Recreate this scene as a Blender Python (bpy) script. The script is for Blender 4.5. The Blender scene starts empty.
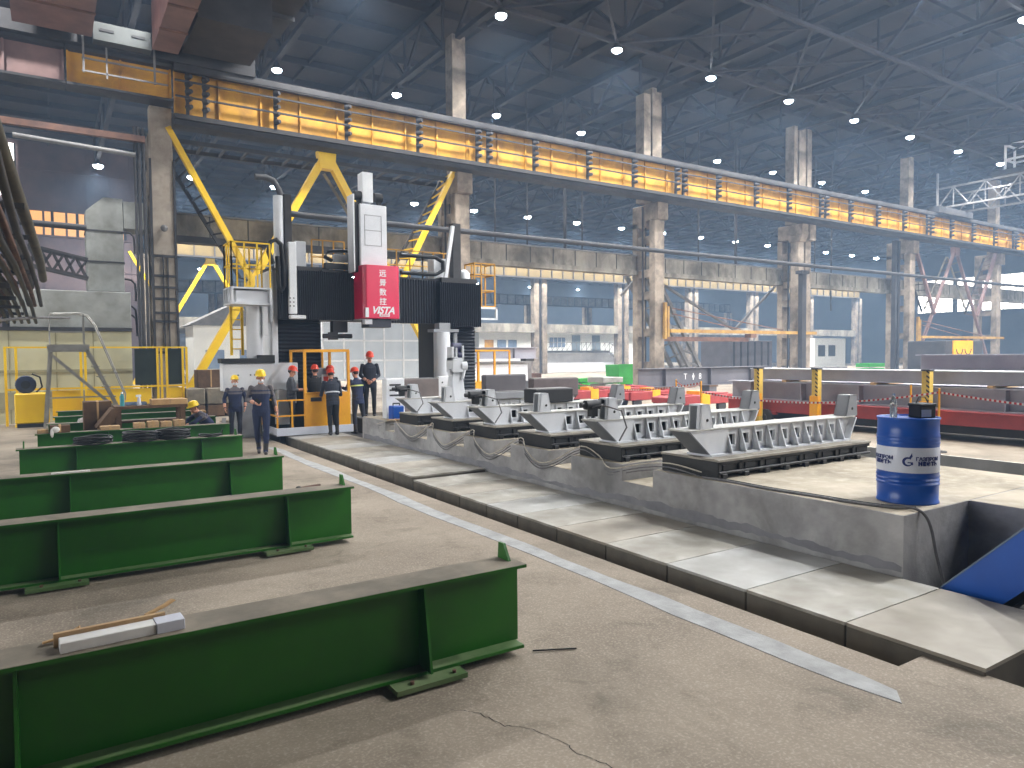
import bpy, math, random
from mathutils import Vector, Matrix, kdtree
random.seed(7)
SC = bpy.context.scene
COL = SC.collection
PI = math.pi

# ------------------------------------------------------------------ helpers
def lin(c):
    return tuple(((x/255.0)/12.92 if x/255.0 <= 0.04045 else ((x/255.0+0.055)/1.055)**2.4) for x in c)

class MB:
    """collects shapes and links them as one mesh object"""
    def __init__(self):
        self.v, self.f, self.m, self.s = [], [], [], []
        self.cur = 0
        self.sm = False
    def mat(self, i):
        self.cur = i; return self
    def add(self, vs, fs, smooth=None):
        b = len(self.v)
        self.v.extend([tuple(p) for p in vs])
        for q in fs:
            self.f.append(tuple(b+i for i in q)); self.m.append(self.cur)
            self.s.append(self.sm if smooth is None else smooth)
        return self
    def box(self, x0, y0, z0, x1, y1, z1):
        if x0 > x1: x0, x1 = x1, x0
        if y0 > y1: y0, y1 = y1, y0
        if z0 > z1: z0, z1 = z1, z0
        vs = [(x, y, z) for z in (z0, z1) for y in (y0, y1) for x in (x0, x1)]
        return self.add(vs, [(0,2,3,1),(4,5,7,6),(0,1,5,4),(2,6,7,3),(0,4,6,2),(1,3,7,5)], False)
    def cbox(self, c, s):
        return self.box(c[0]-s[0]/2, c[1]-s[1]/2, c[2]-s[2]/2, c[0]+s[0]/2, c[1]+s[1]/2, c[2]+s[2]/2)
    def hexa(self, b, t):
        """bottom quad b and top quad t (counter-clockwise seen from above)"""
        return self.add(list(b)+list(t), [(3,2,1,0),(4,5,6,7),(0,1,5,4),(1,2,6,5),(2,3,7,6),(3,0,4,7)], False)
    def frame(self, p, q, up=(0,0,1)):
        d = (Vector(q)-Vector(p)); L = d.length; d = d/L if L else Vector((0,0,1))
        u = Vector(up)
        if abs(d.dot(u)) > 0.99: u = Vector((0,1,0)) if abs(d.y) < 0.9 else Vector((1,0,0))
        r = d.cross(u).normalized(); u = r.cross(d).normalized()
        return d, r, u
    def bar(self, p, q, w, h=None, up=(0,0,1)):
        h = w if h is None else h
        d, r, u = self.frame(p, q, up); p = Vector(p); q = Vector(q)
        vs = []
        for o in (p, q):
            for a, b in ((-1,-1),(1,-1),(1,1),(-1,1)):
                vs.append(o+r*(a*w/2)+u*(b*h/2))
        return self.add(vs, [(0,1,2,3),(7,6,5,4),(0,4,5,1),(1,5,6,2),(2,6,7,3),(3,7,4,0)], False)
    def tube(self, p, q, r, n=10, r2=None, smooth=True, caps=True):
        r2 = r if r2 is None else r2
        d, a, b = self.frame(p, q); p = Vector(p); q = Vector(q)
        vs = []
        for o, rr in ((p, r), (q, r2)):
            for i in range(n):
                t = 2*PI*i/n
                vs.append(o+a*(rr*math.cos(t))+b*(rr*math.sin(t)))
        self.add(vs, [(i, (i+1) % n, n+(i+1) % n, n+i) for i in range(n)], smooth)
        if caps:
            self.add(vs[:n], [tuple(reversed(range(n)))], False)
            self.add(vs[n:], [tuple(range(n))], False)
        return self
    def path(self, pts, r, n=6, closed=False, flat=None):
        pts = [Vector(p) for p in pts]; N = len(pts); vs = []
        pu = None
        for k, p in enumerate(pts):
            if closed: d = pts[(k+1) % N]-pts[k-1]
            else: d = pts[min(k+1, N-1)]-pts[max(k-1, 0)]
            d = d.normalized() if d.length > 1e-9 else Vector((0,0,1))
            if pu is None:
                u = Vector((0,0,1)) if abs(d.z) < 0.95 else Vector((1,0,0))
            else: u = pu
            s = d.cross(u)
            if s.length < 1e-6: s = d.cross(Vector((0.3,0.9,0.1)))
            s.normalize(); u = s.cross(d).normalized(); pu = u
            ru, rs = (r, r) if flat is None else flat
            for i in range(n):
                t = 2*PI*i/n
                vs.append(p+s*(rs*math.cos(t))+u*(ru*math.sin(t)))
        fs = []
        for k in range(N if closed else N-1):
            k2 = (k+1) % N
            for i in range(n):
                j = (i+1) % n
                fs.append((k*n+i, k2*n+i, k2*n+j, k*n+j))
        self.add(vs, fs, True)
        if not closed:
            self.add(vs[:n], [tuple(range(n))], False); self.add(vs[-n:], [tuple(reversed(range(n)))], False)
        return self
    def lathe(self, c, prof, n=24, smooth=True):
        """prof: (r, z) from bottom to top"""
        vs = []
        for r, z in prof:
            for i in range(n):
                t = 2*PI*i/n
                vs.append((c[0]+r*math.cos(t), c[1]+r*math.sin(t), c[2]+z))
        fs = []
        for k in range(len(prof)-1):
            for i in range(n):
                j = (i+1) % n
                fs.append((k*n+i, k*n+j, (k+1)*n+j, (k+1)*n+i))
        self.add(vs, fs, smooth)
        self.add(vs[:n], [tuple(reversed(range(n)))], False)
        self.add(vs[-n:], [tuple(range(n))], False)
        return self
    def prism(self, pts, axis, a, b):
        """2-D outline pushed from a to b along an axis; x:(y,z) y:(x,z) z:(x,y)"""
        def put(p, h):
            if axis == 'x': return (h, p[0], p[1])
            if axis == 'y': return (p[0], h, p[1])
            return (p[0], p[1], h)
        n = len(pts); vs = [put(p, a) for p in pts]+[put(p, b) for p in pts]
        fs = [tuple(range(n)), tuple(reversed(range(n, 2*n)))]+[(i, n+i, n+(i+1) % n, (i+1) % n) for i in range(n)]
        return self.add(vs, fs, False)
    def ball(self, c, rx, ry=None, rz=None, n=12, m=8):
        ry = rx if ry is None else ry; rz = rx if rz is None else rz
        vs = [(c[0], c[1], c[2]-rz)]
        for k in range(1, m):
            a = -PI/2+PI*k/m
            for i in range(n):
                t = 2*PI*i/n
                vs.append((c[0]+rx*math.cos(a)*math.cos(t), c[1]+ry*math.cos(a)*math.sin(t), c[2]+rz*math.sin(a)))
        vs.append((c[0], c[1], c[2]+rz)); e = len(vs)-1
        fs = [(0, 1+(i+1) % n, 1+i) for i in range(n)]
        for k in range(m-2):
            for i in range(n):
                j = (i+1) % n
                fs.append((1+k*n+i, 1+k*n+j, 1+(k+1)*n+j, 1+(k+1)*n+i))
        o = 1+(m-2)*n
        fs += [(o+i, o+(i+1) % n, e) for i in range(n)]
        return self.add(vs, fs, True)
    def moved(self, fn):
        self.v = [tuple(fn(Vector(p))) for p in self.v]; return self
    def build(self, name, mats, parent=None, bevel=0, recalc=True, seg=1):
        if not isinstance(mats, (list, tuple)): mats = [mats]
        off = Vector((0,0,0))
        if parent is None and self.v:
            xs = [p[0] for p in self.v]; ys = [p[1] for p in self.v]; zs = [p[2] for p in self.v]
            off = Vector(((min(xs)+max(xs))/2, (min(ys)+max(ys))/2, min(zs)))
        elif parent is not None:
            r = parent
            while r is not None: off += r.location; r = r.parent
        me = bpy.data.meshes.new(name)
        me.from_pydata([tuple(Vector(p)-off) for p in self.v], [], self.f)
        for m in mats: me.materials.append(m)
        for p, mi, s in zip(me.polygons, self.m, self.s):
            p.material_index = mi; p.use_smooth = s
        if recalc:
            import bmesh
            bm = bmesh.new(); bm.from_mesh(me)
            bmesh.ops.recalc_face_normals(bm, faces=bm.faces); bm.to_mesh(me); bm.free()
        me.update()
        o = bpy.data.objects.new(name, me); COL.objects.link(o)
        if parent is not None: o.parent = parent
        else: o.location = off
        if bevel:
            b = o.modifiers.new('edge', 'BEVEL'); b.width = bevel; b.segments = seg; b.limit_method = 'ANGLE'; b.angle_limit = 0.6
        return o

def tag(o, label, cat, group=None, kind=None):
    o['label'] = label; o['category'] = cat
    if group: o['group'] = group
    o['kind'] = kind or 'thing'
    return o
def thing(name, label, cat, loc=(0,0,0), group=None, rz=0):
    o = bpy.data.objects.new(name, None); COL.objects.link(o)
    o.empty_display_size = 0.2
    o.location = loc; o.rotation_euler = (0,0,rz)
    return tag(o, label, cat, group)
def struct(mb, name, mats, label=None, **k):
    o = mb.build(name, mats, **k); o['kind'] = 'structure'
    if label: o['label'] = label
    return o
def dup(src, loc, label, group=None, rz=None, scale=None):
    def cp(o, par):
        c = o.copy(); COL.objects.link(c)
        if par is not None: c.parent = par
        for ch in list(o.children): cp(ch, c)
        return c
    r = cp(src, None); r.location = loc
    if rz is not None: r.rotation_euler = (0,0,rz)
    if scale is not None: r.scale = scale
    r['label'] = label
    if group: r['group'] = group
    return r
ORD = 'first second third fourth fifth sixth seventh eighth ninth tenth eleventh twelfth thirteenth fourteenth fifteenth sixteenth seventeenth eighteenth nineteenth twentieth'.split()

# ------------------------------------------------------------------ camera (a phone held a little above head height)
F_PX, CAM_H, YAW, HOR, ROLL = 715.0, 2.05, math.radians(33.0), 355.0, math.radians(0.47)
_p = math.atan((384-HOR)/F_PX)
_fw = Vector((math.sin(YAW)*math.cos(_p), math.cos(YAW)*math.cos(_p), -math.sin(_p)))
_r0 = Vector((math.cos(YAW), -math.sin(YAW), 0)); _u0 = _r0.cross(_fw)
_R = _r0*math.cos(ROLL)-_u0*math.sin(ROLL); _U = _u0*math.cos(ROLL)+_r0*math.sin(ROLL)
cam = bpy.data.cameras.new('camera'); camo = bpy.data.objects.new('camera', cam); COL.objects.link(camo)
cam.sensor_width = 36; cam.lens = F_PX/1024*36; cam.clip_end = 500; cam.clip_start = 0.05
M3 = Matrix((_R, _U, -_fw)).transposed()
camo.matrix_world = Matrix.Translation((0,0,CAM_H)) @ M3.to_4x4()
SC.camera = camo
SC.view_settings.view_transform = 'Standard'; SC.view_settings.look = 'None'
SC.view_settings.gamma = 1; SC.view_settings.use_curve_mapping = False

# ------------------------------------------------------------------ materials
def pm(name, c1, c2=None, scale=3.0, rough=0.6, metal=0.0, bump=0.0, bscale=None, detail=6, lo=0.35, hi=0.65, c3=None, s3=40.0, a3=0.3, stretch=None, spec=None):
    m = bpy.data.materials.new(name); m.use_nodes = True
    nt = m.node_tree; N = nt.nodes; L = nt.links
    b = N['Principled BSDF']
    b.inputs['Roughness'].default_value = rough; b.inputs['Metallic'].default_value = metal
    if spec is not None: b.inputs['Specular IOR Level'].default_value = spec
    A = lin(c1)+(1,)
    if c2 is None:
        c2 = tuple(x*0.86 for x in c1)
    tc = N.new('ShaderNodeTexCoord'); src = tc.outputs['Object']
    if stretch:
        mp = N.new('ShaderNodeMapping'); mp.inputs['Scale'].default_value = stretch
        L.new(src, mp.inputs['Vector']); src = mp.outputs['Vector']
    nz = N.new('ShaderNodeTexNoise'); nz.inputs['Scale'].default_value = scale; nz.inputs['Detail'].default_value = detail
    nz.inputs['Roughness'].default_value = 0.6
    L.new(src, nz.inputs['Vector'])
    rp = N.new('ShaderNodeValToRGB'); rp.color_ramp.elements[0].position = lo; rp.color_ramp.elements[1].position = hi
    rp.color_ramp.elements[0].color = lin(c2)+(1,); rp.color_ramp.elements[1].color = A
    L.new(nz.outputs['Fac'], rp.inputs['Fac']); out = rp.outputs['Color']
    if c3 is not None:
        n3 = N.new('ShaderNodeTexNoise'); n3.inputs['Scale'].default_value = s3; n3.inputs['Detail'].default_value = 3
        L.new(src, n3.inputs['Vector'])
        r3 = N.new('ShaderNodeValToRGB'); r3.color_ramp.elements[0].position = 0.5; r3.color_ramp.elements[1].position = 0.72
        r3.color_ramp.elements[0].color = (0,0,0,1); r3.color_ramp.elements[1].color = (a3,a3,a3,1)
        L.new(n3.outputs['Fac'], r3.inputs['Fac'])
        mx = N.new('ShaderNodeMix'); mx.data_type = 'RGBA'
        L.new(r3.outputs['Color'], mx.inputs['Factor']); L.new(out, mx.inputs[6]); mx.inputs[7].default_value = lin(c3)+(1,)
        out = mx.outputs[2]
    L.new(out, b.inputs['Base Color'])
    if bump:
        nb = N.new('ShaderNodeTexNoise'); nb.inputs['Scale'].default_value = bscale or scale*6; nb.inputs['Detail'].default_value = 5
        L.new(src, nb.inputs['Vector'])
        bp = N.new('ShaderNodeBump'); bp.inputs['Strength'].default_value = bump; bp.inputs['Distance'].default_value = 0.02
        L.new(nb.outputs['Fac'], bp.inputs['Height']); L.new(bp.outputs['Normal'], b.inputs['Normal'])
    return m
def em(name, col, strength):
    m = bpy.data.materials.new(name); m.use_nodes = True; N = m.node_tree.nodes; L = m.node_tree.links
    b = N['Principled BSDF']; b.inputs['Base Color'].default_value = (0.06,0.06,0.06,1)
    b.inputs['Emission Color'].default_value = tuple(col)+(1,); b.inputs['Emission Strength'].default_value = strength
    return m
M = {}
M['floor'] = pm('concrete floor', (158,145,128), (122,110,95), 0.55, 0.8, bump=0.25, bscale=14, c3=(192,180,163), s3=58, a3=0.5, lo=0.3, hi=0.7)
M['slab'] = pm('smooth concrete slab', (176,172,161), (140,134,121), 1.3, 0.5, bump=0.05, c3=(208,208,204), s3=2.2, a3=0.7, lo=0.35, hi=0.62)
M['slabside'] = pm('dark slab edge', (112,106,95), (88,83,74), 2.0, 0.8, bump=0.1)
M['strip'] = pm('grey grout strip', (170,170,170), (146,146,145), 5, 0.8, bump=0.2, bscale=30)
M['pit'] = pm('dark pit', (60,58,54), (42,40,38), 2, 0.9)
M['plinth'] = pm('foundation concrete', (180,178,177), (142,140,140), 1.4, 0.85, bump=0.2, bscale=25, c3=(120,118,120), s3=3, a3=0.5)
M['wall'] = pm('dusty hall wall', (72,74,80), (56,58,64), 0.25, 0.9)
M['wallb'] = pm('pale back wall', (120,116,110), (104,100,96), 0.25, 0.9)
M['wallpink'] = pm('old brick wall', (112,94,92), (82,74,80), 0.3, 0.9)
M['roof'] = pm('dark roof panels', (52,46,46), (38,34,36), 0.4, 0.9)
M['truss'] = pm('dark roof steel', (50,48,52), (36,34,38), 0.8, 0.8)
M['col'] = pm('column concrete', (156,143,127), (122,109,96), 0.9, 0.85, bump=0.2, c3=(92,82,74), s3=2.5, a3=0.6)
M['cbeam'] = pm('crane beam concrete', (158,152,140), (118,112,102), 0.8, 0.9, bump=0.15, c3=(96,90,82), s3=2.2, a3=0.6, stretch=(1,1,0.4))
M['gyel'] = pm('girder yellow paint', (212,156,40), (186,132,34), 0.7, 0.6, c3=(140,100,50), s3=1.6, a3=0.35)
M['gbrown'] = pm('primer brown paint', (132,104,98), (104,82,80), 0.8, 0.7)
M['dsteel'] = pm('dark weathered steel', (56,54,55), (38,36,38), 1.5, 0.7)
M['gsteel'] = pm('grey steel', (128,126,124), (100,98,98), 1.5, 0.55)
M['rust'] = pm('rusty steel', (120,86,70), (84,62,54), 2, 0.8)
M['green'] = pm('green beam paint', (28,104,8), (20,88,6), 1.1, 0.42, c3=(26,80,26), s3=3, a3=0.35)
M['dust'] = pm('dusty flange top', (138,128,112), (104,97,84), 2.2, 0.8, bump=0.1, c3=(96,92,80), s3=6, a3=0.5)
M['ltgrey'] = pm('light grey machine paint', (222,224,228), (206,209,214), 1.2, 0.42)
M['midgrey'] = pm('mid grey paint', (150,152,156), (128,130,134), 1.5, 0.5)
M['basebl'] = pm('black cast base', (30,29,28), (20,19,19), 4, 0.6, bump=0.1)
M['basetop'] = pm('dusty base top', (160,154,142), (128,122,112), 4, 0.8)
M['bellow'] = pm('black bellows', (38,40,48), (30,31,38), 3, 0.45)
M['black'] = pm('black rubber', (26,26,28), (18,18,19), 5, 0.6)
M['magenta'] = pm('magenta cover paint', (226,22,78), (214,18,70), 1.0, 0.35)
M['white'] = pm('white paint', (232,234,236), (218,220,224), 2, 0.5)
M['yel'] = pm('bright yellow paint', (246,204,12), (232,186,8), 1.2, 0.45)
M['yelor'] = pm('orange yellow paint', (240,172,24), (226,154,18), 1.5, 0.45)
M['red'] = pm('wagon red paint', (164,52,50), (132,40,42), 1.4, 0.55)
M['orange'] = pm('helmet orange', (232,74,40), (222,64,34), 3, 0.3)
M['hyel'] = pm('helmet yellow', (244,208,20), (234,196,16), 3, 0.3)
M['girder'] = pm('grey primer beam', (164,163,172), (142,141,150), 0.9, 0.5)
M['dgrey'] = pm('dark grey block steel', (98,94,98), (84,80,84), 1.5, 0.6)
M['drum'] = pm('drum blue', (8,82,176), (6,74,164), 2, 0.32)
M['blue'] = pm('conveyor blue', (0,92,196), (0,82,180), 1.5, 0.35)
M['drumw'] = pm('drum white band', (216,220,232), (206,210,222), 2, 0.35)
M['ink'] = pm('dark blue print', (24,44,110), (24,44,110), 2, 0.5)
M['card'] = pm('cardboard', (196,160,112), (176,140,96), 4, 0.85)
M['cardw'] = pm('white cardboard', (222,220,216), (205,203,199), 4, 0.7)
M['wood'] = pm('raw timber', (196,164,122), (160,128,92), 3, 0.8, stretch=(1,6,6))
M['dwood'] = pm('dark timber', (104,78,54), (78,58,42), 3, 0.85)
M['cream'] = pm('cream sheet cladding', (196,192,160), (178,174,142), 0.8, 0.6)
M['duct'] = pm('dull zinc duct', (140,142,138), (112,112,106), 1.2, 0.6, c3=(96,94,84), s3=3, a3=0.4)
M['bldg'] = pm('white cabin panel', (242,243,238), (230,232,228), 0.6, 0.6)
M['glassd'] = pm('grey window glass', (130,150,175), (108,128,155), 1, 0.15)
M['door'] = pm('grey blue door', (120,136,146), (108,122,132), 1, 0.5)
M['grn'] = pm('bright green bin', (58,176,58), (46,156,48), 1, 0.5)
M['hose'] = pm('beige hose', (196,188,172), (170,162,146), 10, 0.6)
M['ghose'] = pm('grey hose', (110,108,108), (84,82,84), 10, 0.5)
M['tarp'] = pm('dark green screen', (40,48,36), (28,34,26), 2, 0.4)
M['tape'] = pm('tape white', (236,230,224), (226,220,214), 3, 0.5)
M['tapered'] = pm('tape red', (206,44,40), (196,38,36), 3, 0.5)
M['alu'] = pm('aluminium', (176,174,168), (150,148,142), 3, 0.4, metal=0.6)
M['skin'] = pm('skin', (206,150,122), (190,132,106), 8, 0.55)
M['navy'] = pm('navy workwear', (34,44,78), (26,34,62), 6, 0.85)
M['dknavy'] = pm('dark navy workwear', (38,42,56), (28,32,44), 6, 0.85)
M['gjack'] = pm('grey shoulder cloth', (104,98,100), (86,82,86), 6, 0.85)
M['greyj'] = pm('grey suit cloth', (74,76,82), (60,62,68), 6, 0.85)
M['blackj'] = pm('black cloth', (30,30,32), (22,22,24), 6, 0.85)
M['boot'] = pm('dark boot', (52,44,42), (38,33,32), 6, 0.6)
M['mask'] = pm('face mask', (226,226,232), (214,214,222), 6, 0.8)
M['hair'] = pm('dark hair', (46,36,30), (32,26,22), 12, 0.7)
M['refl'] = pm('reflective stripe', (200,214,120), (186,200,110), 6, 0.4)
M['reflw'] = pm('silver stripe', (196,200,204), (176,180,186), 6, 0.4)
M['eye'] = pm('eye dark', (30,24,22), (26,20,18), 6, 0.3)
M['clear'] = pm('clear plastic', (206,214,218), (196,204,208), 3, 0.1)
M['clear'].node_tree.nodes['Principled BSDF'].inputs['Transmission Weight'].default_value = 0.85
M['teal'] = pm('teal bottle', (70,160,170), (60,146,156), 5, 0.4)
M['lampe'] = em('lamp lens', (0.86,0.93,1.0), 60.0)
M['winl'] = em('daylit window', (1.0,0.97,0.96), 3.0)
M['wingate'] = em('daylit gate panel', (0.93,0.96,1.0), 4.2)
M['fillback'] = em('fill glow', (0.95,0.97,1.0), 5.5)
M['wino'] = em('orange lit window', (1.0,0.46,0.13), 0.55)
M['weld'] = em('welding spark light', (0.85,0.93,1.0), 30.0)
M['dustg'] = pm('dusty green flange', (104,122,82), (60,96,40), 1.6, 0.8)
M['jib'] = pm('faded jib yellow', (176,138,62), (140,104,52), 2, 0.7)
M['dusttan'] = pm('tan dust on concrete', (186,174,154), (158,147,128), 1.1, 0.85, bump=0.15, c3=(200,190,172), s3=7, a3=0.5)
M['stake'] = pm('faded yellow stake', (214,184,84), (190,158,66), 2, 0.6)
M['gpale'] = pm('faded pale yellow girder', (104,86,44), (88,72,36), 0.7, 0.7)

# old oil and traffic stains on the shop floor
def stain(m, scale, dark, lo, hi):
    nt = m.node_tree; N = nt.nodes; L = nt.links; b = N['Principled BSDF']
    src = b.inputs['Base Color'].links[0].from_socket
    tc = N.new('ShaderNodeTexCoord'); nz = N.new('ShaderNodeTexNoise'); nz.inputs['Scale'].default_value = scale; nz.inputs['Detail'].default_value = 8; nz.inputs['Roughness'].default_value = .65; nz.inputs['Distortion'].default_value = .6
    L.new(tc.outputs['Object'], nz.inputs['Vector'])
    r = N.new('ShaderNodeValToRGB'); r.color_ramp.elements[0].position = lo; r.color_ramp.elements[1].position = hi
    r.color_ramp.elements[0].color = (dark,dark,dark*.97,1); r.color_ramp.elements[1].color = (1,1,1,1)
    L.new(nz.outputs['Fac'], r.inputs['Fac'])
    mx = N.new('ShaderNodeMix'); mx.data_type = 'RGBA'; mx.blend_type = 'MULTIPLY'; mx.inputs['Factor'].default_value = 1
    L.new(src, mx.inputs[6]); L.new(r.outputs['Color'], mx.inputs[7]); L.new(mx.outputs[2], b.inputs['Base Color'])
stain(M['floor'], .38, .62, .34, .52)
stain(M['floor'], 2.6, .7, .3, .46)
stain(M['plinth'], 1.1, .68, .36, .55)
stain(M['col'], .9, .55, .36, .55)
stain(M['cbeam'], .8, .6, .36, .56)
stain(M['gyel'], .9, .6, .32, .5)
stain(M['dusttan'], 1.3, .75, .35, .52)
M['colfirst'] = pm('first column concrete', (176,165,150), (146,134,120), 1.2, 0.85, bump=0.15, c3=(110,100,90), s3=3.5, a3=0.4)
M['panep'] = pm('pale glazing', (196,204,212), (176,186,196), .6, 0.3)
M['endgrey'] = pm('dark grey end plate', (104,106,110), (88,90,94), 1.5, .5)
M['chalkbeam'] = pm('dark grey primed beam', (98,96,102), (82,80,86), .9, .55)
# ------------------------------------------------------------------ the hall shell
XR, YF = 127.0, 132.0
fl = MB()
T = -0.9
fl.box(-24,-7,T,4.6,YF,0)                # working floor left of the rail channel
fl.box(4.6,-7,T,4.93,2.48,0)
fl.box(14.85,-7,T,XR,24.5,0)
fl.box(4.6,24.5,T,XR,YF,0)
flo = struct(fl, 'floor', M['floor'], 'dusty beige concrete shop floor')
cr = MB()
def crackline(pts, w):
    fine = [Vector((pts[0][0], pts[0][1], .0015))]
    for p, q in zip(pts[:-1], pts[1:]):
        for k in range(1,7):
            u = k/6; fine.append(Vector((p[0]+(q[0]-p[0])*u+random.uniform(-.014,.014), p[1]+(q[1]-p[1])*u+random.uniform(-.014,.014), .0015)))
    for P0, Q0 in zip(fine[:-1], fine[1:]):
        d = (Q0-P0).normalized(); n_ = Vector((-d.y, d.x, 0))*w*random.uniform(.3,1)
        cr.add([P0-n_, Q0-n_*.7, Q0+n_*.7, P0+n_], [(0,1,2,3)])
crackline([(1.9,3.62),(2.02,3.5),(2.05,3.3),(2.16,3.2),(2.22,3.0),(2.24,2.8),(2.3,2.62),(2.29,2.4)], .0035)
crackline([(1.0,5.6),(1.4,5.7),(1.9,5.6),(2.3,5.8)], .003)
cr.build('crack', M['pit'], flo, recalc=False)
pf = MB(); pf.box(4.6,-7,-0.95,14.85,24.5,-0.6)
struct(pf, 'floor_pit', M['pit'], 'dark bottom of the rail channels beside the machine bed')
kb = MB(); kb.box(14.8,-7,-.6,14.849,24.5,.003); struct(kb, 'trim_4', pm('lightened facing concrete', (205,202,194), (180,177,168), 1.5, .8), 'pale facing lightening the far side of the right channel')  # added facing, coloured pale to brighten the shadowed channel wall
st = MB()
ys = [2.2+0.35*i for i in range(42)]
L_ = [(4.085+0.03*math.sin(y*1.3)+random.uniform(-.012,.012), y) for y in ys]
R_ = [(4.29+0.02*math.sin(y*2.1)+random.uniform(-.015,.015), y) for y in ys]
L_[0] = (4.12,2.2); R_[0] = (4.25,2.3)
for i in range(len(ys)-1):
    a, b, c, d = L_[i], R_[i], R_[i+1], L_[i+1]
    st.add([a+(0.004,), b+(0.004,), c+(0.004,), d+(0.004,)], [(0,1,2,3)])
    st.add([a+(-.02,), b+(-.02,), c+(-.02,), d+(-.02,)], [(3,2,1,0)])
    st.add([a+(-.02,), d+(-.02,), d+(0.004,), a+(0.004,)], [(0,1,2,3)]); st.add([b+(-.02,), c+(-.02,), c+(0.004,), b+(0.004,)], [(3,2,1,0)])
struct(st, 'trim_1', M['strip'], 'pale grey grout strip running along the floor')

w = MB(); w.box(-24,-7.4,-0.95,XR,-7,8.5); w.box(-24,-7.4,14.5,XR,-7,19); w.box(-24,-7.4,8.5,14,-7,14.5); w.box(74,-7.4,8.5,XR,-7,14.5); struct(w, 'wall_back', M['wallb'])
w = MB(); w.box(14,-7.3,8.5,74,-7.2,14.5); o = struct(w, 'window_9', M['fillback'], 'fill glow band added behind the viewer')  # unseen glowing band, added for front fill on camera-facing sides
f = MB()
for k in range(0,21): f.box(14+3*k-.06,-7.2,8.5,14+3*k+.06,-7.05,14.5)
for z in (10.5,12.5): f.box(14,-7.2,z-.05,74,-7.1,z+.05)
f.build('window_frame', M['dsteel'], o)  # bars across the added fill band
w = MB(); w.box(-24.4,-7,9.5,-24,YF,19); w.box(-24.4,-7,0,-24,7,9.5); w.box(-24.4,25,0,-24,YF,9.5); struct(w, 'wall_left', M['wall'])
w = MB(); w.box(-24.3,7,0,-24.2,25,9.5); o = struct(w, 'window_8', M['wingate'], 'daylit translucent gate wall far to the left')
f = MB()
for k in range(0,6): f.box(-24.2,7+3.6*k-.08,0,-24.1,7+3.6*k+.08,9.5)
for z in (3.1,6.3): f.box(-24.2,7,z-.06,-24.1,25,z+.06)
f.build('window_frame', M['dsteel'], o)
w = MB(); w.box(-24,YF,0,XR,YF+.4,19); struct(w, 'wall_front', M['wall'])
w = MB()
w.box(-24,66,0,6.5,66.4,11.6); w.box(-24,66,13.4,6.5,66.4,19); w.box(-24,66,11.6,-1.0,66.4,13.4); w.box(5.6,66,11.6,6.5,66.4,13.4)
for i in range(9): w.box(-6+1.5*i,65.92,0,-5.85+1.5*i,66,19)
for z in (4.5,8.9,11.45,13.42,16.5): w.box(-24,65.9,z,6.5,66,z+.12)
struct(w, 'wall_rear', M['wallpink'])
# right end wall with its band of daylit windows
w = MB()
w.box(XR,-7,0,XR+.4,YF,8.6); w.box(XR,-7,14.2,XR+.4,YF,19)
for a, b in ((-7,36),(66,YF)): w.box(XR,a,8.6,XR+.4,b,14.2)
for y in (42,48,54,60): w.box(XR,y-.35,8.6,XR+.4,y+.35,14.2)
struct(w, 'wall_right', M['wall'])
n = 0
for a, b in ((36,41.6),(42.4,47.6),(48.4,53.6),(54.4,59.6),(60.4,66)):
    n += 1
    w = MB(); w.box(XR+.1,a,8.7,XR+.2,b,14.1); o = struct(w, 'window_%d' % n, M['winl'], 'bright daylit window in the far end wall')
    f = MB()
    for k in range(1,6): f.box(XR+.02,a+(b-a)*k/6-.04,8.7,XR+.1,a+(b-a)*k/6+.04,14.1)
    for z in (10.5,12.3): f.box(XR+.02,a,z-.05,XR+.1,b,z+.05)
    f.build('window_frame', M['dsteel'], o)
w = MB(); w.box(-1.0,66.1,11.6,5.6,66.2,13.4); o = struct(w, 'window_6', M['wino'], 'orange lit window strip at the far left')
f = MB()
for k in range(0,5): f.box(-1+1.65*k-.1,66.0,11.6,-1+1.65*k+.1,66.1,13.4)
f.build('window_frame', M['dsteel'], o)
w = MB(); w.box(-4.8,65.8,14.3,-1.6,65.89,18.2); o = struct(w, 'window_7', M['winl'], 'white bright window high behind the left pipes')
f = MB()
for k in range(0,4): f.box(-4.8+1.07*k-.06,65.7,14.3,-4.8+1.07*k+.06,65.8,18.2)
f.build('window_frame', M['dsteel'], o)

ce = MB(); ce.box(-24.4,-7.4,18.6,XR+.4,YF+.4,19.0)
y = -5.5
while y < YF:
    ce.box(-24,y-.09,18.25,XR,y+.09,18.6); y += 3.05
x = -20.8
while x < XR:
    ce.box(x-.05,-7,18.4,x+.05,YF,18.6); x += 3.05
struct(ce, 'ceiling', M['roof'], 'dark ribbed roof panels')

# roof trusses, one per lamp column, over the near aisle and the next one
def truss_proto(span, label, grp):
    t = thing('roof_truss', label, 'truss', (0,0,0), grp)
    a = MB(); a.box(-.12,0,16.0,.12,span,16.22); a.build('bottom_chord', M['truss'], t)
    a = MB(); a.box(-.12,0,18.0,.12,span,18.24); a.build('top_chord', M['truss'], t)
    a = MB(); k = 8; s = span/k
    for i in range(k):
        a.bar((0,i*s,16.1),(0,(i+.5)*s,18.1),.13,.13); a.bar((0,(i+.5)*s,18.1),(0,(i+1)*s,16.1),.13,.13)
        a.bar((0,i*s,16.1),(0,i*s,18.1),.1,.1)
    a.build('web_members', M['truss'], t)
    return t
ROWX = [9.5+6.1*i for i in range(-3,16)]
NEARX = [x for x in ROWX if x < 72]
p1 = truss_proto(35.0, 'dark steel roof truss carrying lamps over the near aisle', 'roof trusses over the near aisle')
p1.location = (NEARX[0],-6.6,0)
for x in NEARX[1:]: dup(p1, (x,-6.6,0), p1['label'])
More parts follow.
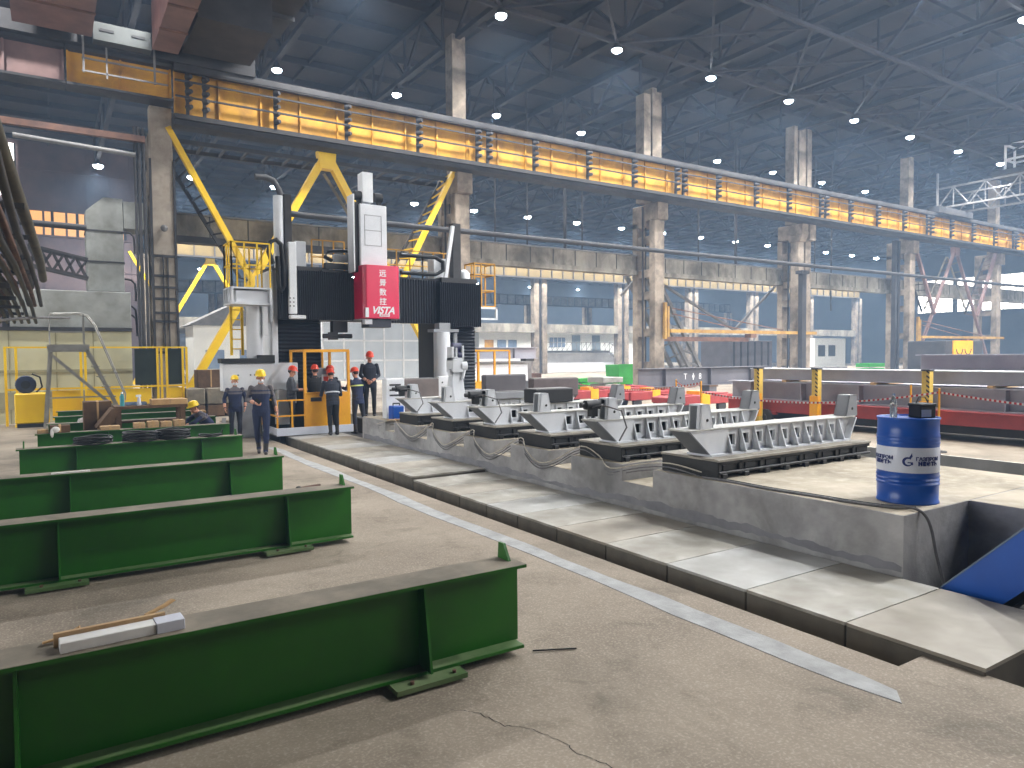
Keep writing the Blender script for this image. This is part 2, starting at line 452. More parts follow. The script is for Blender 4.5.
p2 = truss_proto(33.0, 'dark steel roof truss in the haze beyond the yellow girder', 'roof trusses beyond the yellow girder')
p2.location = (ROWX[1],29.6,0)
for x in ROWX[2:]: dup(p2, (x,29.6,0), p2['label'])
# horizontal roof bracing between the trusses of the near aisle
hb = thing('roof_bracing', 'crossed horizontal bracing rods under the near roof', 'roof bracing', (0,0,0))
for y0, y1 in ((7.9,13.5),(19.0,24.6)):
    a = MB()
    for i in range(len(NEARX)-1):
        x0, x1 = NEARX[i], NEARX[i+1]
        a.bar((x0,y0,15.95),(x1,y1,15.95),.1,.1); a.bar((x0,y1,15.9),(x1,y0,15.9),.1,.1)
    a.bar((NEARX[0],y0,15.9),(NEARX[-1],y0,15.9),.14,.14); a.bar((NEARX[0],y1,15.9),(NEARX[-1],y1,15.9),.14,.14)
    a.build('bracing_line', M['truss'], hb)

# ------------------------------------------------------------------ lamps
LAMP_W = 1950.0
def lamp_proto(big):
    t = thing('high_bay_lamp', 'x', 'lamp', (0,0,0))
    r = big
    a = MB(); a.lathe((0,0,0), [(r,0.0),(r*1.02,.03),(r*.75,.2),(r*.4,.3),(r*.3,.42),(.04,.44)], 16); a.build('housing', M['dsteel'], t)
    a = MB(); a.lathe((0,0,0), [(.02,-r*.55),(r*.5,-r*.5),(r*.85,-r*.25),(r*.92,0.0)], 16); a.build('lens', M['lampe'], t)
    a = MB(); a.tube((0,0,.4),(0,0,.75),.03,6); a.build('hanger', M['dsteel'], t)
    return t
def proj(p):
    d = Vector(p)-Vector((0,0,CAM_H)); c = d.dot(_fw)
    if c <= 0.1: return None
    return (512+F_PX*d.dot(_R)/c, 384-F_PX*d.dot(_U)/c)
def add_light(t, w, ang=152):
    l = bpy.data.lights.new('lamp_light', 'SPOT'); l.energy = w; l.spot_size = math.radians(ang); l.spot_blend = 0.7
    l.shadow_soft_size = 0.3; l.color = (0.97,0.985,1.0)
    o = bpy.data.objects.new('lamp_light', l); COL.objects.link(o); o.parent = t; o.location = (0,0,-.3)
    return o
lp_near = lamp_proto(.24); lp_far = lamp_proto(.34)
used = {'n': False, 'f': False}
def lamp(x, y, z, label, grp, far, w):
    src, k = (lp_far, 'f') if far else (lp_near, 'n')
    if not used[k]:
        used[k] = True; t = src; t.location = (x,y,z); t['label'] = label; t['group'] = grp
    else: t = dup_nolight(src, (x,y,z), label, grp)
    add_light(t, w)
def dup_nolight(src, loc, label, grp):
    r = src.copy(); COL.objects.link(r); r.location = loc; r['label'] = label; r['group'] = grp
    for ch in src.children:
        if ch.type == 'MESH':
            c = ch.copy(); COL.objects.link(c); c.parent = r
    return r
rows = [
 (2.4, [x for x in NEARX if 12 < x < 50], 'row above the viewer', 'lamps over the near aisle, hidden row', False, 1.5),
 (13.5, [x for x in NEARX if x > 14], 'nearest roof row', 'lamps of the nearest roof row', False, 1.0),
 (24.6, NEARX, 'row before the yellow girder', 'lamps of the roof row in front of the yellow girder', False, 1.0),
 (34.8, [x for x in ROWX if 3 < x < 75], 'row over the yellow girder', 'lamps of the roof row behind the yellow girder', False, 0.7),
 (58.5, [x for x in ROWX if 3 < x], 'hazy row under the girder', 'lamps of the hazy row below the yellow girder', True, 2.2),
 (102.6, [20+10.2*i for i in range(10)], 'far low row', 'lamps of the far rows', True, 2.8),
 (118.0, [20+12.2*i for i in range(8)], 'farthest hazy row', 'lamps of the farthest row', True, 2.8),
]
for y, xs, where, grp, far, k in rows:
    vis = []
    for x in xs:
        q = proj((x,y,15.6))
        vis.append(bool(q and 0 < q[0] < 1024 and 0 < q[1] < 768))
    c = 0
    for x, v in zip(xs, vis):
        if v:
            lab = 'white lamp, %s from the left in the %s' % (ORD[min(c,19)], where); c += 1
        else: lab = 'white high-bay lamp outside the view in the %s' % where
        lamp(x, y, 15.6, lab, grp, far, LAMP_W*k)

# ------------------------------------------------------------------ haze
wd = bpy.data.worlds.new('hall air'); SC.world = wd; wd.use_nodes = True
N = wd.node_tree.nodes; L = wd.node_tree.links
N['Background'].inputs['Color'].default_value = (0,0,0,1); N['Background'].inputs['Strength'].default_value = 0
vs = N.new('ShaderNodeVolumeScatter'); vs.inputs['Density'].default_value = 0.0020; vs.inputs['Anisotropy'].default_value = 0.0
vs.inputs['Color'].default_value = (0.46,0.68,1.0,1)
L.new(vs.outputs['Volume'], N['World Output'].inputs['Volume'])
SC.view_settings.exposure = 1.08
cy = SC.cycles
cy.use_denoising = True; cy.max_bounces = 5; cy.diffuse_bounces = 3; cy.glossy_bounces = 2; cy.transmission_bounces = 4; cy.volume_bounces = 1
cy.sample_clamp_indirect = 4.0; cy.use_light_tree = True; cy.caustics_reflective = False; cy.caustics_refractive = False
# ------------------------------------------------------------------ shared builders
GB = 'grey steel beams stored at the right'
def txt(body, size, name, mat, parent, place, shear=0, bold=0.0, ext=0.002, spacing=1.0):
    cu = bpy.data.curves.new(name, 'FONT'); cu.body = body; cu.size = size; cu.shear = shear; cu.offset = bold; cu.extrude = ext
    cu.align_x = 'CENTER'; cu.align_y = 'CENTER'; cu.space_character = spacing; cu.resolution_u = 4
    o = bpy.data.objects.new('tmp', cu); COL.objects.link(o)
    bpy.context.view_layer.update()
    me = bpy.data.meshes.new_from_object(o.evaluated_get(bpy.context.evaluated_depsgraph_get()))
    bpy.data.objects.remove(o); bpy.data.curves.remove(cu)
    off = Vector((0,0,0)); r = parent
    while r is not None: off += r.location; r = r.parent
    for v in me.vertices: v.co = Vector(place(v.co.x, v.co.y, v.co.z))-off
    me.materials.clear(); me.materials.append(mat); me.name = name
    for p in me.polygons: p.material_index = 0
    q = bpy.data.objects.new(name, me); COL.objects.link(q); q.parent = parent
    return q
def ibeam(p, q, h, b, m, label, grp, stiff=6, z=0):
    """I-beam lying along y or x; p, q: end points at its foot centre"""
    along_y = abs(q[1]-p[1]) > abs(q[0]-p[0])
    t = thing('steel_beam', label, 'steel beam', ((p[0]+q[0])/2,(p[1]+q[1])/2,p[2]), grp)
    def B(a, u0, w0, z0, u1, w1, z1):
        if along_y: a.box(p[0]+w0,u0,p[2]+z0,p[0]+w1,u1,p[2]+z1)
        else: a.box(u0,p[1]+w0,p[2]+z0,u1,p[1]+w1,p[2]+z1)
    u0, u1 = (p[1],q[1]) if along_y else (p[0],q[0])
    if u0 > u1: u0, u1 = u1, u0
    a = MB(); B(a,u0,-.015,.03,u1,.015,h-.03); a.build('web', m, t)
    a = MB(); B(a,u0,-b/2,h-.03,u1,b/2,h); a.build('top_flange', m, t)
    a = MB(); B(a,u0,-b/2,0,u1,b/2,.03); a.build('bottom_flange', m, t)
    for k in range(stiff):
        u = u0+(u1-u0)*(k+.5)/stiff
        a = MB(); B(a,u-.012,-b/2+.02,.03,u+.012,b/2-.02,h-.03); a.build('stiffener', m, t)
    return t
# ------------------------------------------------------------------ column row, crane runway
GC = 'concrete columns of the runway row'
colX = [3.58, 15.65, 27.7, 40.3, 53.1, 66.6, 79.5, 92.5, 105.5]
collab = ['concrete column strapped with steel angles behind the yellow fence', 'concrete column behind the right end of the gantry machine',
 'twin-legged concrete column with the yellow jib bracket', 'widest concrete column with doubled front legs', 'concrete column with a dark steel ladder mast on its left',
 'slim concrete column in front of the daylit windows', 'distant concrete column, first past the lattice bays', 'distant concrete column, second past the lattice bays', 'most distant concrete column of the runway row']
for i, (x, lb) in enumerate(zip(colX, collab)):
    t = thing('column', lb, 'column', (x,28.3,0), GC)
    hw = .36
    a = MB()
    if i == 3:
        a.box(x-.62,28,0,x-.06,28.6,9.2); a.box(x+.1,28,0,x+.66,28.6,9.2)
    else: a.box(x-hw,28,0,x+hw,28.45,9.2 if i else 10.85)
    a.build('front_leg', M['col'] if i else M['colfirst'], t, bevel=.03)
    a = MB(); a.box(x-hw*.9,29.4,0,x+hw*.9,29.8,9.2); a.build('rear_leg', M['col'], t, bevel=.03)
    for z in (1.2,3.0,5.0,6.2,8.0):
        a = MB(); a.box(x-hw*.8,28.45,z,x+hw*.8,29.4,z+.42); a.build('rung', M['col'], t)
    a = MB()
    if i == 3:
        a.hexa([(x-.68,27.9,9.0),(x-.04,27.9,9.0),(x-.04,28.7,9.0),(x-.68,28.7,9.0)],[(x-.68,27.7,9.4),(x-.04,27.7,9.4),(x-.04,28.7,9.4),(x-.68,28.7,9.4)])
        a.box(x-.68,27.7,9.4,x-.04,28.7,10.1); a.box(x+.08,27.7,9.1,x+.74,28.7,10.1); a.box(x-.62,28.7,9.2,x+.66,29.55,10.1)
    else:
        a.box(x-hw*1.08,27.75,9.2,x+hw*1.08,28.7,10.1) if i else a.box(x-hw,28.65,9.2,x+hw,28.7,10.0)
        a.box(x-hw*.9,28.7,8.9,x+hw*.9,29.8,10.1)
    a.build('cap', M['col'], t, bevel=.03)
    a = MB(); a.box(x-.34,28.2,10.1,x+.34,28.85,16.2)
    if i == 3: a.box(x-.85,28.2,10.1,x-.5,28.85,16.2); a.box(x+.5,28.2,10.1,x+.95,28.85,16.2)
    if i == 2: a.box(x-.95,28.2,10.1,x-.45,28.85,15.8)
    if i: a.build('upper_shaft', M['col'], t, bevel=.02)
    if i == 0:
        a = MB()
        for sx in (-.38,.38): a.bar((x+sx,27.97,1.4),(x+sx,27.97,9.0),.07,.07)
        for sx in (-.05,.1): a.bar((x+sx,27.95,2.2),(x+sx,27.95,5.6),.04,.04)
        for z in (5.6,4.9,4.5,4.1,3.6,3.3,2.2): a.box(x-.4,27.93,z,x+.4,27.98,z+.08)
        a.build('steel_strapping', M['dsteel'], t)
        a = MB(); a.ball((x+.0,27.85,6.6),.12); a.build('wall_lamp', M['gsteel'], t)
    if i in (1,2,3):
        for dx, rr in ((-.1,.05),(.12,.035)):
            a = MB(); a.tube((x+dx-.3,28.9,0),(x+dx-.3,28.9,10.0),rr,8); a.build('conduit', M['dsteel'], t)
    if i == 4:
        a = MB()
        for sx in (-1.35,-.95): a.bar((x+sx,28.6,0),(x+sx,28.6,10.1),.22,.3)
        for k in range(24): a.box(x-1.3,28.55,.3+.4*k,x-1.0,28.65,.36+.4*k)
        a.build('ladder_mast', M['dsteel'], t)

def girder_bay(x0, x1, label, web, first=False):
    zb = 10.95 if first else 10.5
    t = thing('crane_girder', label, 'crane girder', ((x0+x1)/2,27.6,10.1), 'crane girders of the runway')
    a = MB(); a.box(x0+.03,27.55,zb,x1-.03,27.62,12.0); a.build('web', web, t)
    a = MB(); a.box(x0,27.3,zb-.1 if first else 10.12,x1,28.0,zb); a.box(x0,27.15,zb-.12 if first else 10.3,x1,27.35,zb-.04); a.build('bottom_flange', M['dsteel'], t)
    a = MB(); a.box(x0,27.25,12.0,x1,28.1,12.12); a.build('top_flange', M['dsteel'], t)
    n = max(2, int(round((x1-x0)/1.5)))
    for k in range(n+1):
        a = MB(); a.box(x0+.05+(x1-x0-.1)*k/n-.03,27.46,zb,x0+.05+(x1-x0-.1)*k/n+.03,27.56,12.0); a.build('stiffener', web, t)
    if not first:
        a = MB(); a.box(x0,27.1,11.9,x1,27.3,12.0); a.box(x0,27.08,11.95,x1,27.14,12.16); a.build('walkway', M['dsteel'], t)
        for z in (11.55,11.02):
            a = MB(); a.box(x0,27.02,z-.03,x1,27.08,z+.03); a.build('conductor_bar', M['dsteel'], t)
        m = max(2, int(round((x1-x0)/3.0)))
        for k in range(m):
            xx = x0+.4+(x1-x0)*k/m+random.uniform(-.15,.15)
            for dx in ((0,) if k else (0,.55)):
                a = MB(); a.bar((xx+dx,27.25,10.45),(xx+dx,27.25,11.95),.1,.12)
                for z in (11.75,11.5,11.25,11.0,10.72):
                    a.tube((xx+dx,27.22,z),(xx+dx+.1,27.02,z),.11,8,.07)
                a.build('insulator_bracket', M['dsteel'], t)
    return t
girder_bay(-12,.75,'brown primed crane girder at the far left end', M['gbrown'], True)
girder_bay(.78,3.9,'short yellow crane girder beside the brown one', M['gyel'], True)
gl = ['yellow crane girder right above the red-headed gantry machine', 'yellow crane girder between the second and third columns', 'yellow crane girder between the jib column and the widest column',
      'yellow crane girder between the widest column and the ladder-mast column', 'yellow crane girder over the brown lattice bracing', 'distant crane girder past the slim column', 'very distant crane girder in haze', 'farthest crane girder in haze']
for i, lb in enumerate(gl):
    x0 = 3.93 if i == 0 else colX[i]
    girder_bay(x0, colX[i+1], lb, M['gyel'])
# dark lattice under the first girder bays
t = thing('girder_lattice', 'dark ladder-like brake lattice under the yellow girder left of the gantry', 'lattice', (9.6,28.6,9.6))
a = MB()
for yy in (28.3,29.6): a.box(4,yy-.06,9.75,15.2,yy+.06,9.9)
for k in range(15): a.bar((4.2+.8*k,28.3,9.8),(4.2+.8*k,29.6,9.8),.08,.08)
a.build('lattice_frame', M['dsteel'], t)
# rear concrete crane beam
for i in range(len(colX)-1):
    x0, x1 = colX[i]+.38, colX[i+1]-.38
    t = thing('concrete_beam', ['stained concrete beam running behind the gantry top', 'stained concrete beam left of the jib column', 'stained concrete beam right of the jib column', 'concrete beam right of the widest column',
        'concrete beam behind the brown lattice', 'far concrete beam past the slim column', 'very far concrete beam in haze', 'farthest concrete beam in haze'][i], 'beam', ((x0+x1)/2,29.9,6.4), 'concrete beams between the columns')
    a = MB(); a.box(x0,29.45,6.6,x1,29.75,7.42); a.build('beam_web', M['cbeam'], t)
    a = MB(); a.box(x0,29.3,6.38,x1,29.9,6.62); a.build('beam_foot', M['cbeam'] if i else M['dsteel'], t)
    n = 8
    for k in range(1,n):
        a = MB(); a.box(x0+(x1-x0)*k/n-.02,29.43,6.6,x0+(x1-x0)*k/n+.02,29.45,7.42)
        a.build('panel_joint', M['dsteel'], t)
    tag(MB().box(x0,29.35,7.42,x1,29.85,7.48).build('rail_ledge', M['gsteel']), 'rail ledge on top of '+t['label'], 'rail')
# long dark pipe
a = MB()
a.path([(6.5,27,8.58),(6.9,27,8.6),(7.15,27,8.52),(7.35,27,8.2),(7.6,27,7.5),(7.75,27,7.38),(8.2,27,7.36),(30,27,7.36),(60,27,7.4),(106,27,7.5)], .115, 10)
tag(a.build('pipe', M['dsteel']), 'long dark pipe running across all columns below the yellow girder', 'pipe')
# thin ceiling-hung cables in the next aisle
for k, (x, z0) in enumerate(((19.5,7.6),(21.5,7.6),(24.0,7.6),(25.2,7.6),(30.0,7.6),(34.5,7.6),(38.0,7.4),(44.5,7.4),(46.5,7.4),(48.5,5.4))):
    a = MB(); a.tube((x,31.5,z0-.3),(x,31.5,16.0),.05 if k not in (2,6) else .1,6)
    tag(a.build('hanging_cable', M['dsteel']), 'thin dark hanger rod dropping behind the concrete beams, %s from the left' % ORD[k], 'rod', 'hanger rods beyond the runway')

# yellow portal bracing under the first bay, again two rows back, and a brown one far right
def portal(xa, xb, y, m, label, grp, th=.32, base=0.02, top=10.3, lattice=True, md=None):
    xm = (xa+xb)/2; md = md or M['dsteel']
    t = thing('portal_brace', label, 'bracing', (xm,y,base), grp)
    a = MB(); a.prism([(xm-.36,top-.1),(xm+.36,top-.1),(xm+.3,top-.8),(xm-.3,top-.8)],'y',y-.2,y+.2); a.build('apex_gusset', m, t)
    k = (xm-xa-1.1)/(top-1.5)
    for s in (-1,1):
        a = MB(); a.bar((xm+s*.2,y,top-.5),(xm+s*(.2+k*(top-.5-base)),y,base),th*.85,th,up=(0,1,0)); a.build('leg', m, t)
        # strut from the column head down to the leg
        hx = (xa+.3) if s < 0 else (xb-.35)
        z1 = 4.9; lx = xm+s*(.2+k*(top-.5-z1))
        a = MB(); a.bar((hx,y-.15,top-.1),(lx,y-.15,z1),.2,.22,up=(0,1,0)); a.build('strut', m, t)
        if lattice:
            d = .62
            a = MB(); p0 = Vector((hx-.3,y+d,top-.5)); p1 = Vector((lx-.3,y+d,z1+.2)); a.bar(p0,p1,.12,.12)
            a.build('rear_strut', md, t)
            a = MB()
            for q in range(13):
                u = q/12.0
                a.bar(Vector((hx,y-.15,top-.1)).lerp(Vector((lx,y-.15,z1)),u), p0.lerp(p1,u), .06,.05)
            a.build('lacing', m if s > 0 else md, t)
            a = MB(); p2 = Vector((xm+s*.1,y+d,top-.8)); p3 = Vector((lx-s*.1,y+d,z1+.4)); a.bar(p2,p3,.1,.1)
            for q in range(1,7):
                u = q/7.0; b = Vector((xm+s*.2,y,top-.5)).lerp(Vector((lx,y,z1)),u); a.bar(b, p2.lerp(p3,u),.05,.05)
            a.build('leg_lacing', M['cbeam'], t)
    return t
portal(3.5,15.65,28.25,M['yel'],'bright yellow portal bracing spanning behind the gantry machine','portal bracing')
portal(5.2,17.4,62.2,M['yel'],'hazy yellow portal bracing seen left behind the boom leg','portal bracing',lattice=False)
portal(53.1,66.6,28.3,M['gbrown'],'brown lattice portal bracing at the far right','portal bracing',th=.2,base=.02,md=M['dsteel'])

# second and third column rows with their girders, in the haze
for r, (y, xs, yel) in enumerate(((62.0,[7.0,19.3,31.6,43.9,55.5,67.0,78.5,90.5,102.5],True),(96.0,[6,18,30,42,54,66,78,90,102,114],False))):
    for i, x in enumerate(xs):
        t = thing('column', '%s pale column from the left in the %s hazy row' % (ORD[i], ('second','third')[r]), 'column', (x,y,0), 'columns of the %s row' % ('second','third')[r])
        a = MB(); a.box(x-.75,y,0,x-.15,y+.7,10.1); a.build('shaft', M['col'], t)
        a = MB(); a.box(x+.3,y,0,x+.9,y+.7,10.1); a.build('shaft', M['col'], t)
        a = MB(); a.box(x-.1,y+.1,0,x+.2,y+.4,10.1); a.build('downpipe', M['dsteel'], t)
    for i in range(len(xs)-1):
        x0, x1 = xs[i], xs[i+1]
        t = thing('crane_girder', 'hazy crane girder, %s from the left in the %s row' % (ORD[i], ('second','third')[r]), 'crane girder', ((x0+x1)/2,y,10.1), 'crane girders of the %s row' % ('second','third')[r])
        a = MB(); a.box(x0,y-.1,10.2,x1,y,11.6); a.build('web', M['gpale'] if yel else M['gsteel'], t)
        a = MB(); a.box(x0,y-.3,11.6,x1,y+.3,11.75); a.box(x0,y-.3,10.05,x1,y+.3,10.2); a.build('flanges', M['dsteel'], t)
        for k in range(8):
            a = MB(); a.box(x0+(x1-x0)*k/8-.04,y-.22,10.2,x0+(x1-x0)*k/8+.04,y-.1,11.6); a.build('stiffener', M['dsteel'], t)
        tag(MB().box(x0+.9,y,4.4+.6*r,x1-.75,y+.5,5.3+.6*r).build('tie_beam', M['cbeam']), 'grey tie beam, %s from the left in the %s hazy row' % (ORD[i], ('second','third')[r]), 'beam', 'tie beams of the %s row' % ('second','third')[r])
# ------------------------------------------------------------------ machine foundation, cover slabs
XL, XRR, ZT = 6.3, 9.47, 0.6
notch = [(6.49,7.06),(8.15,8.71),(9.76,10.28),(11.33,11.84),(12.83,13.33),(14.42,14.92)]
a = MB()
a.box(XL,3.37,-.7,XRR,16.3,.38)
a.box(7.47,-7,-.7,XRR,3.37,ZT)
ys = [3.37]
for p, q in notch: ys += [p,q]
ys += [16.3]
for k in range(0,len(ys),2): a.box(XL,ys[k],.38,XL+1.25,ys[k+1],ZT)
a.box(XL+1.25,3.37,.38,XRR,16.3,ZT)
fo_ = struct(a, 'foundation', M['plinth'], 'stained grey concrete machine foundation with notched left edge')
a = MB(); a.box(6.58,16.32,-.3,9.69,18.98,0); a.box(6.7,16.4,-.6,6.9,18.9,-.3); a.box(9.4,16.4,-.6,9.6,18.9,-.3); struct(a, 'floor_plate', M['dsteel'], 'dark steel floor plate at the far end of the bed')
a = MB(); a.box(7.48,-7,ZT,XRR-.01,3.36,ZT+.003)
for k in range(0,len(ys),2): a.box(XL+.015,ys[k]+.01,ZT,XL+1.25,ys[k+1]-.01,ZT+.003)
a.box(XL+1.25,3.38,ZT,XRR-.01,16.29,ZT+.003)
for p, q in notch: a.box(XL+.01,p+.01,.38,XL+1.24,q-.01,.384)
a.build('dust_screed', M['dusttan'], fo_)
# darker damp band near the foot of the foundation: thin irregular render coat
a = MB(); pts = []
n = 160
for i in range(n+1):
    y = 3.38+(16.2-3.38)*i/n
    pts.append((y,.185+.025*math.sin(y*1.3)+.012*math.sin(y*9.1)+random.uniform(-.015,.015), .07+.015*math.sin(y*3)+random.uniform(-.012,.012)))
for i in range(n):
    (y0,t0,b0),(y1,t1,b1) = pts[i], pts[i+1]
    a.add([(XL-.006,y0,b0+.03),(XL-.006,y1,b1+.03),(XL-.006,y1,t1),(XL-.006,y0,t0),(XL,y0,b0+.03),(XL,y1,b1+.03),(XL,y1,t1),(XL,y0,t0)],[(0,3,2,1),(2,3,7,6)])
struct(a, 'trim_2', pm('damp concrete coat', (140,139,143), (118,117,121), 2.2, 0.8), 'darker damp band along the foot of the foundation')

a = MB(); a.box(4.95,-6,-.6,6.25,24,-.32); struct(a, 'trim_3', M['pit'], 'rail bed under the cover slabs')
near = [2.09,3.04,3.94,4.86,5.75,6.62,7.44,8.2,8.95,9.7,10.5]
far = [10.52,11.29,12.07,12.9,13.69,14.57,15.33,16.1,16.9,17.7,18.5,19.3,20.1]
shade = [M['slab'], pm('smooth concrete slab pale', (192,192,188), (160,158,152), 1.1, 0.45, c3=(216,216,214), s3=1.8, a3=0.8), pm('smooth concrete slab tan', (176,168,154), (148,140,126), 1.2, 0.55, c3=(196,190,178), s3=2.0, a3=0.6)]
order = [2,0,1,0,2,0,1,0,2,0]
for k in range(len(near)-1):
    y0, y1 = near[k]+.006, near[k+1]-.006
    t = thing('cover_slab', 'grey concrete cover slab over the rail channel, %s from the near end' % ORD[k], 'slab', (5.6,(y0+y1)/2,-.3), 'concrete cover slabs over the left rail channel')
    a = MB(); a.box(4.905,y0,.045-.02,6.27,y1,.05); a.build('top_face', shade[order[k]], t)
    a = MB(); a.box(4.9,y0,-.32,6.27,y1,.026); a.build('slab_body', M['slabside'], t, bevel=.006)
for k in range(len(far)-1):
    y0, y1 = far[k]+.005, far[k+1]-.005
    t = thing('cover_slab', 'raised concrete cover slab, %s beyond the step in the slab row' % ORD[k], 'slab', (5.6,(y0+y1)/2,-.3), 'concrete cover slabs over the left rail channel')
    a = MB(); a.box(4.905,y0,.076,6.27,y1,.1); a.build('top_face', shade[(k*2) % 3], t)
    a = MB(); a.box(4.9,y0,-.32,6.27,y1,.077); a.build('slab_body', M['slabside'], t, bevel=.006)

# ------------------------------------------------------------------ grey fixtures on black bases
def fixture(label):
    t = thing('fixture_beam', label, 'fixture', (6.42,5.55,.6), 'grey fixture beams on the machine bed')
    x0, y0, z0 = 6.42, 5.55, .6; Lb, W = 3.06, .9
    # black cast base with pockets and feet
    a = MB(); a.box(x0,y0+.03,z0+.05,x0+Lb,y0+W,z0+.2)
    n = 8; s = Lb/n
    for k in range(n):
        if k: a.box(x0+k*s-.03,y0,z0+.03,x0+k*s+.03,y0+.04,z0+.2)
        a.box(x0+k*s+.05,y0-.02,z0,x0+k*s+.14,y0+.1,z0+.06); a.box(x0+k*s+.22,y0+.3,z0,x0+k*s+.32,y0+.6,z0+.06)
    a.box(x0,y0,z0+.16,x0+Lb,y0+.04,z0+.205); a.box(x0,y0-.015,z0+.055,x0+Lb,y0+.04,z0+.085)
    a.box(x0-.005,y0,z0,x0+.05,y0+W,z0+.2)
    a.build('cast_base', M['basebl'], t, bevel=.008)
    for k in range(n):
        a = MB(); a.box(x0+k*s+.1,y0+.018,z0+.09,x0+(k+1)*s-.1,y0+.032,z0+.155); a.build('base_pocket', M['black'], t)
    a = MB(); a.box(x0-.01,y0-.01,z0+.2,x0+Lb+.01,y0+W+.01,z0+.225); a.box(x0,y0+.06,z0+.225,x0+Lb,y0+.09,z0+.23)
    a.build('base_plate', M['basetop'], t)
    # welded beam: foot plate, web, top flange, slanted ends, ribs
    zb, zt = z0+.225, z0+.56
    ya, yb = y0+.2, y0+.54
    xb0, xt0, xb1, xt1 = x0+.16, x0-.26, x0+2.88, x0+3.1
    a = MB(); a.box(xb0-.05,ya,zb,xb1+.05,yb+.05,zb+.025); a.build('foot_plate', M['ltgrey'], t)
    ym = ya+.11
    xs = [xb0+.3+(xb1-xb0-.42)*k/9 for k in range(10)]
    # web built around its square holes
    a = MB()
    segs = []
    hx = [(xs[k]+xs[k+1])/2-.03 for k in range(9)]
    hw, h0, h1 = .055, zb+.11, zb+.24
    a.add([],[])
    left = xt0+.1
    a.prism([(xb0,zb),(xt0+.05,zt-.02),(xs[0],zt-.02),(xs[0],zb)],'y',ya+.05,ya+.065)
    a.prism([(xs[-1],zb),(xs[-1],zt-.02),(xt1-.03,zt-.02),(xb1,zb)],'y',ym-.012,ym+.012)
    for k in range(9):
        c = hx[k]; w0, w1 = xs[k], xs[k+1]
        a.box(w0,ym-.012,zb,c-hw,ym+.012,zt-.02); a.box(c+hw,ym-.012,zb,w1,ym+.012,zt-.02)
        a.box(c-hw,ym-.012,zb,c+hw,ym+.012,h0); a.box(c-hw,ym-.012,h1,c+hw,ym+.012,zt-.02)
    a.build('web', M['ltgrey'], t)
    for k in range(9):
        c = hx[k]; a = MB()
        for (u0,u1,v0,v1) in ((c-hw-.02,c+hw+.02,h1,h1+.02),(c+hw,c+hw+.02,h0-.02,h1),(c-hw-.02,c+hw+.02,h0-.02,h0),(c-hw-.02,c-hw,h0,h1)):
            a.box(u0,ym-.03,v0,u1,ym-.012,v1)
        a.build('hole_rim', M['white'], t)
    a = MB(); a.box(xt0,ya+.04,zt-.02,xt1,yb+.01,zt); a.build('top_flange', pm('dusty light grey', (188,188,184), (168,166,160), 2, .55) if 'dlg' not in M else M['dlg'], t, bevel=.004)
    a = MB(); a.box(xs[0],ym+.06,h0-.03,xs[-1],ym+.075,h1+.03); a.build('hole_shade', M['black'], t)  # black sheet behind the web, painting shade into its holes
    for k, xx in enumerate(xs):
        a = MB(); a.prism([(ya-.02,zb+.02),(ym-.012,zb+.02),(ym-.012,zt-.02),(ya+.075,zt-.02)],'x',xx-.008,xx+.008)
        a.prism([(ym+.012,zb+.02),(yb+.02,zb+.02),(yb-.1,zt-.02),(ym+.012,zt-.02)],'x',xx-.008,xx+.008)
        a.build('rib', M['ltgrey'], t)
    a = MB(); a.hexa([(xb0-.02,ya+.04,zb),(xb0,ya+.04,zb),(xb0,yb,zb),(xb0-.02,yb,zb)],[(xt0+.02,ya+.04,zt-.02),(xt0+.05,ya+.04,zt-.02),(xt0+.05,yb,zt-.02),(xt0+.02,yb,zt-.02)])
    a.build('end_plate', M['endgrey'], t)
    a = MB(); a.hexa([(xb1,ya,zb),(xb1+.02,ya,zb),(xb1+.02,yb,zb),(xb1,yb,zb)],[(xt1-.05,ya,zt-.02),(xt1-.02,ya,zt-.02),(xt1-.02,yb,zt-.02),(xt1-.05,yb,zt-.02)])
    a.build('end_plate', M['ltgrey'], t)
    for side, (c, wd) in enumerate(((x0+.08,.23),(x0+3.03,.27))):
        tp = wd*.62
        sh = -.02 if side == 0 else .03
        a = MB()
        y_a, y_b = ya+.05, yb-.1
        # two cheek plates, back plate and a cap: an open box tower
        for yy in (y_a, y_b-.02):
            a.prism([(c-wd/2,zt),(c+wd/2,zt),(c+tp/2+sh,zt+.29),(c-tp/2+sh,zt+.29)],'y',yy,yy+.02)
        if side == 0:
            a.hexa([(c+wd/2-.02,y_a,zt),(c+wd/2,y_a,zt),(c+wd/2,y_b,zt),(c+wd/2-.02,y_b,zt)],[(c+tp/2+sh-.02,y_a,zt+.29),(c+tp/2+sh,y_a,zt+.29),(c+tp/2+sh,y_b,zt+.29),(c+tp/2+sh-.02,y_b,zt+.29)])
            a.hexa([(c-wd/2,y_a,zt),(c-wd/2+.02,y_a,zt),(c-wd/2+.02,y_a+.06,zt),(c-wd/2,y_a+.06,zt)],[(c-tp/2+sh,y_a,zt+.29),(c-tp/2+sh+.02,y_a,zt+.29),(c-tp/2+sh+.02,y_a+.06,zt+.29),(c-tp/2+sh,y_a+.06,zt+.29)])
            a.box(c-tp/2+sh,y_a,zt+.27,c+tp/2+sh,y_b,zt+.29)
        else:
            a.hexa([(c-wd/2,y_a,zt),(c-wd/2+.02,y_a,zt),(c-wd/2+.02,y_b,zt),(c-wd/2,y_b,zt)],[(c-tp/2+sh,y_a,zt+.29),(c-tp/2+sh+.02,y_a,zt+.29),(c-tp/2+sh+.02,y_b,zt+.29),(c-tp/2+sh,y_b,zt+.29)])
            a.box(c-tp/2+sh,y_a,zt+.27,c+tp/2+sh,y_b,zt+.29)
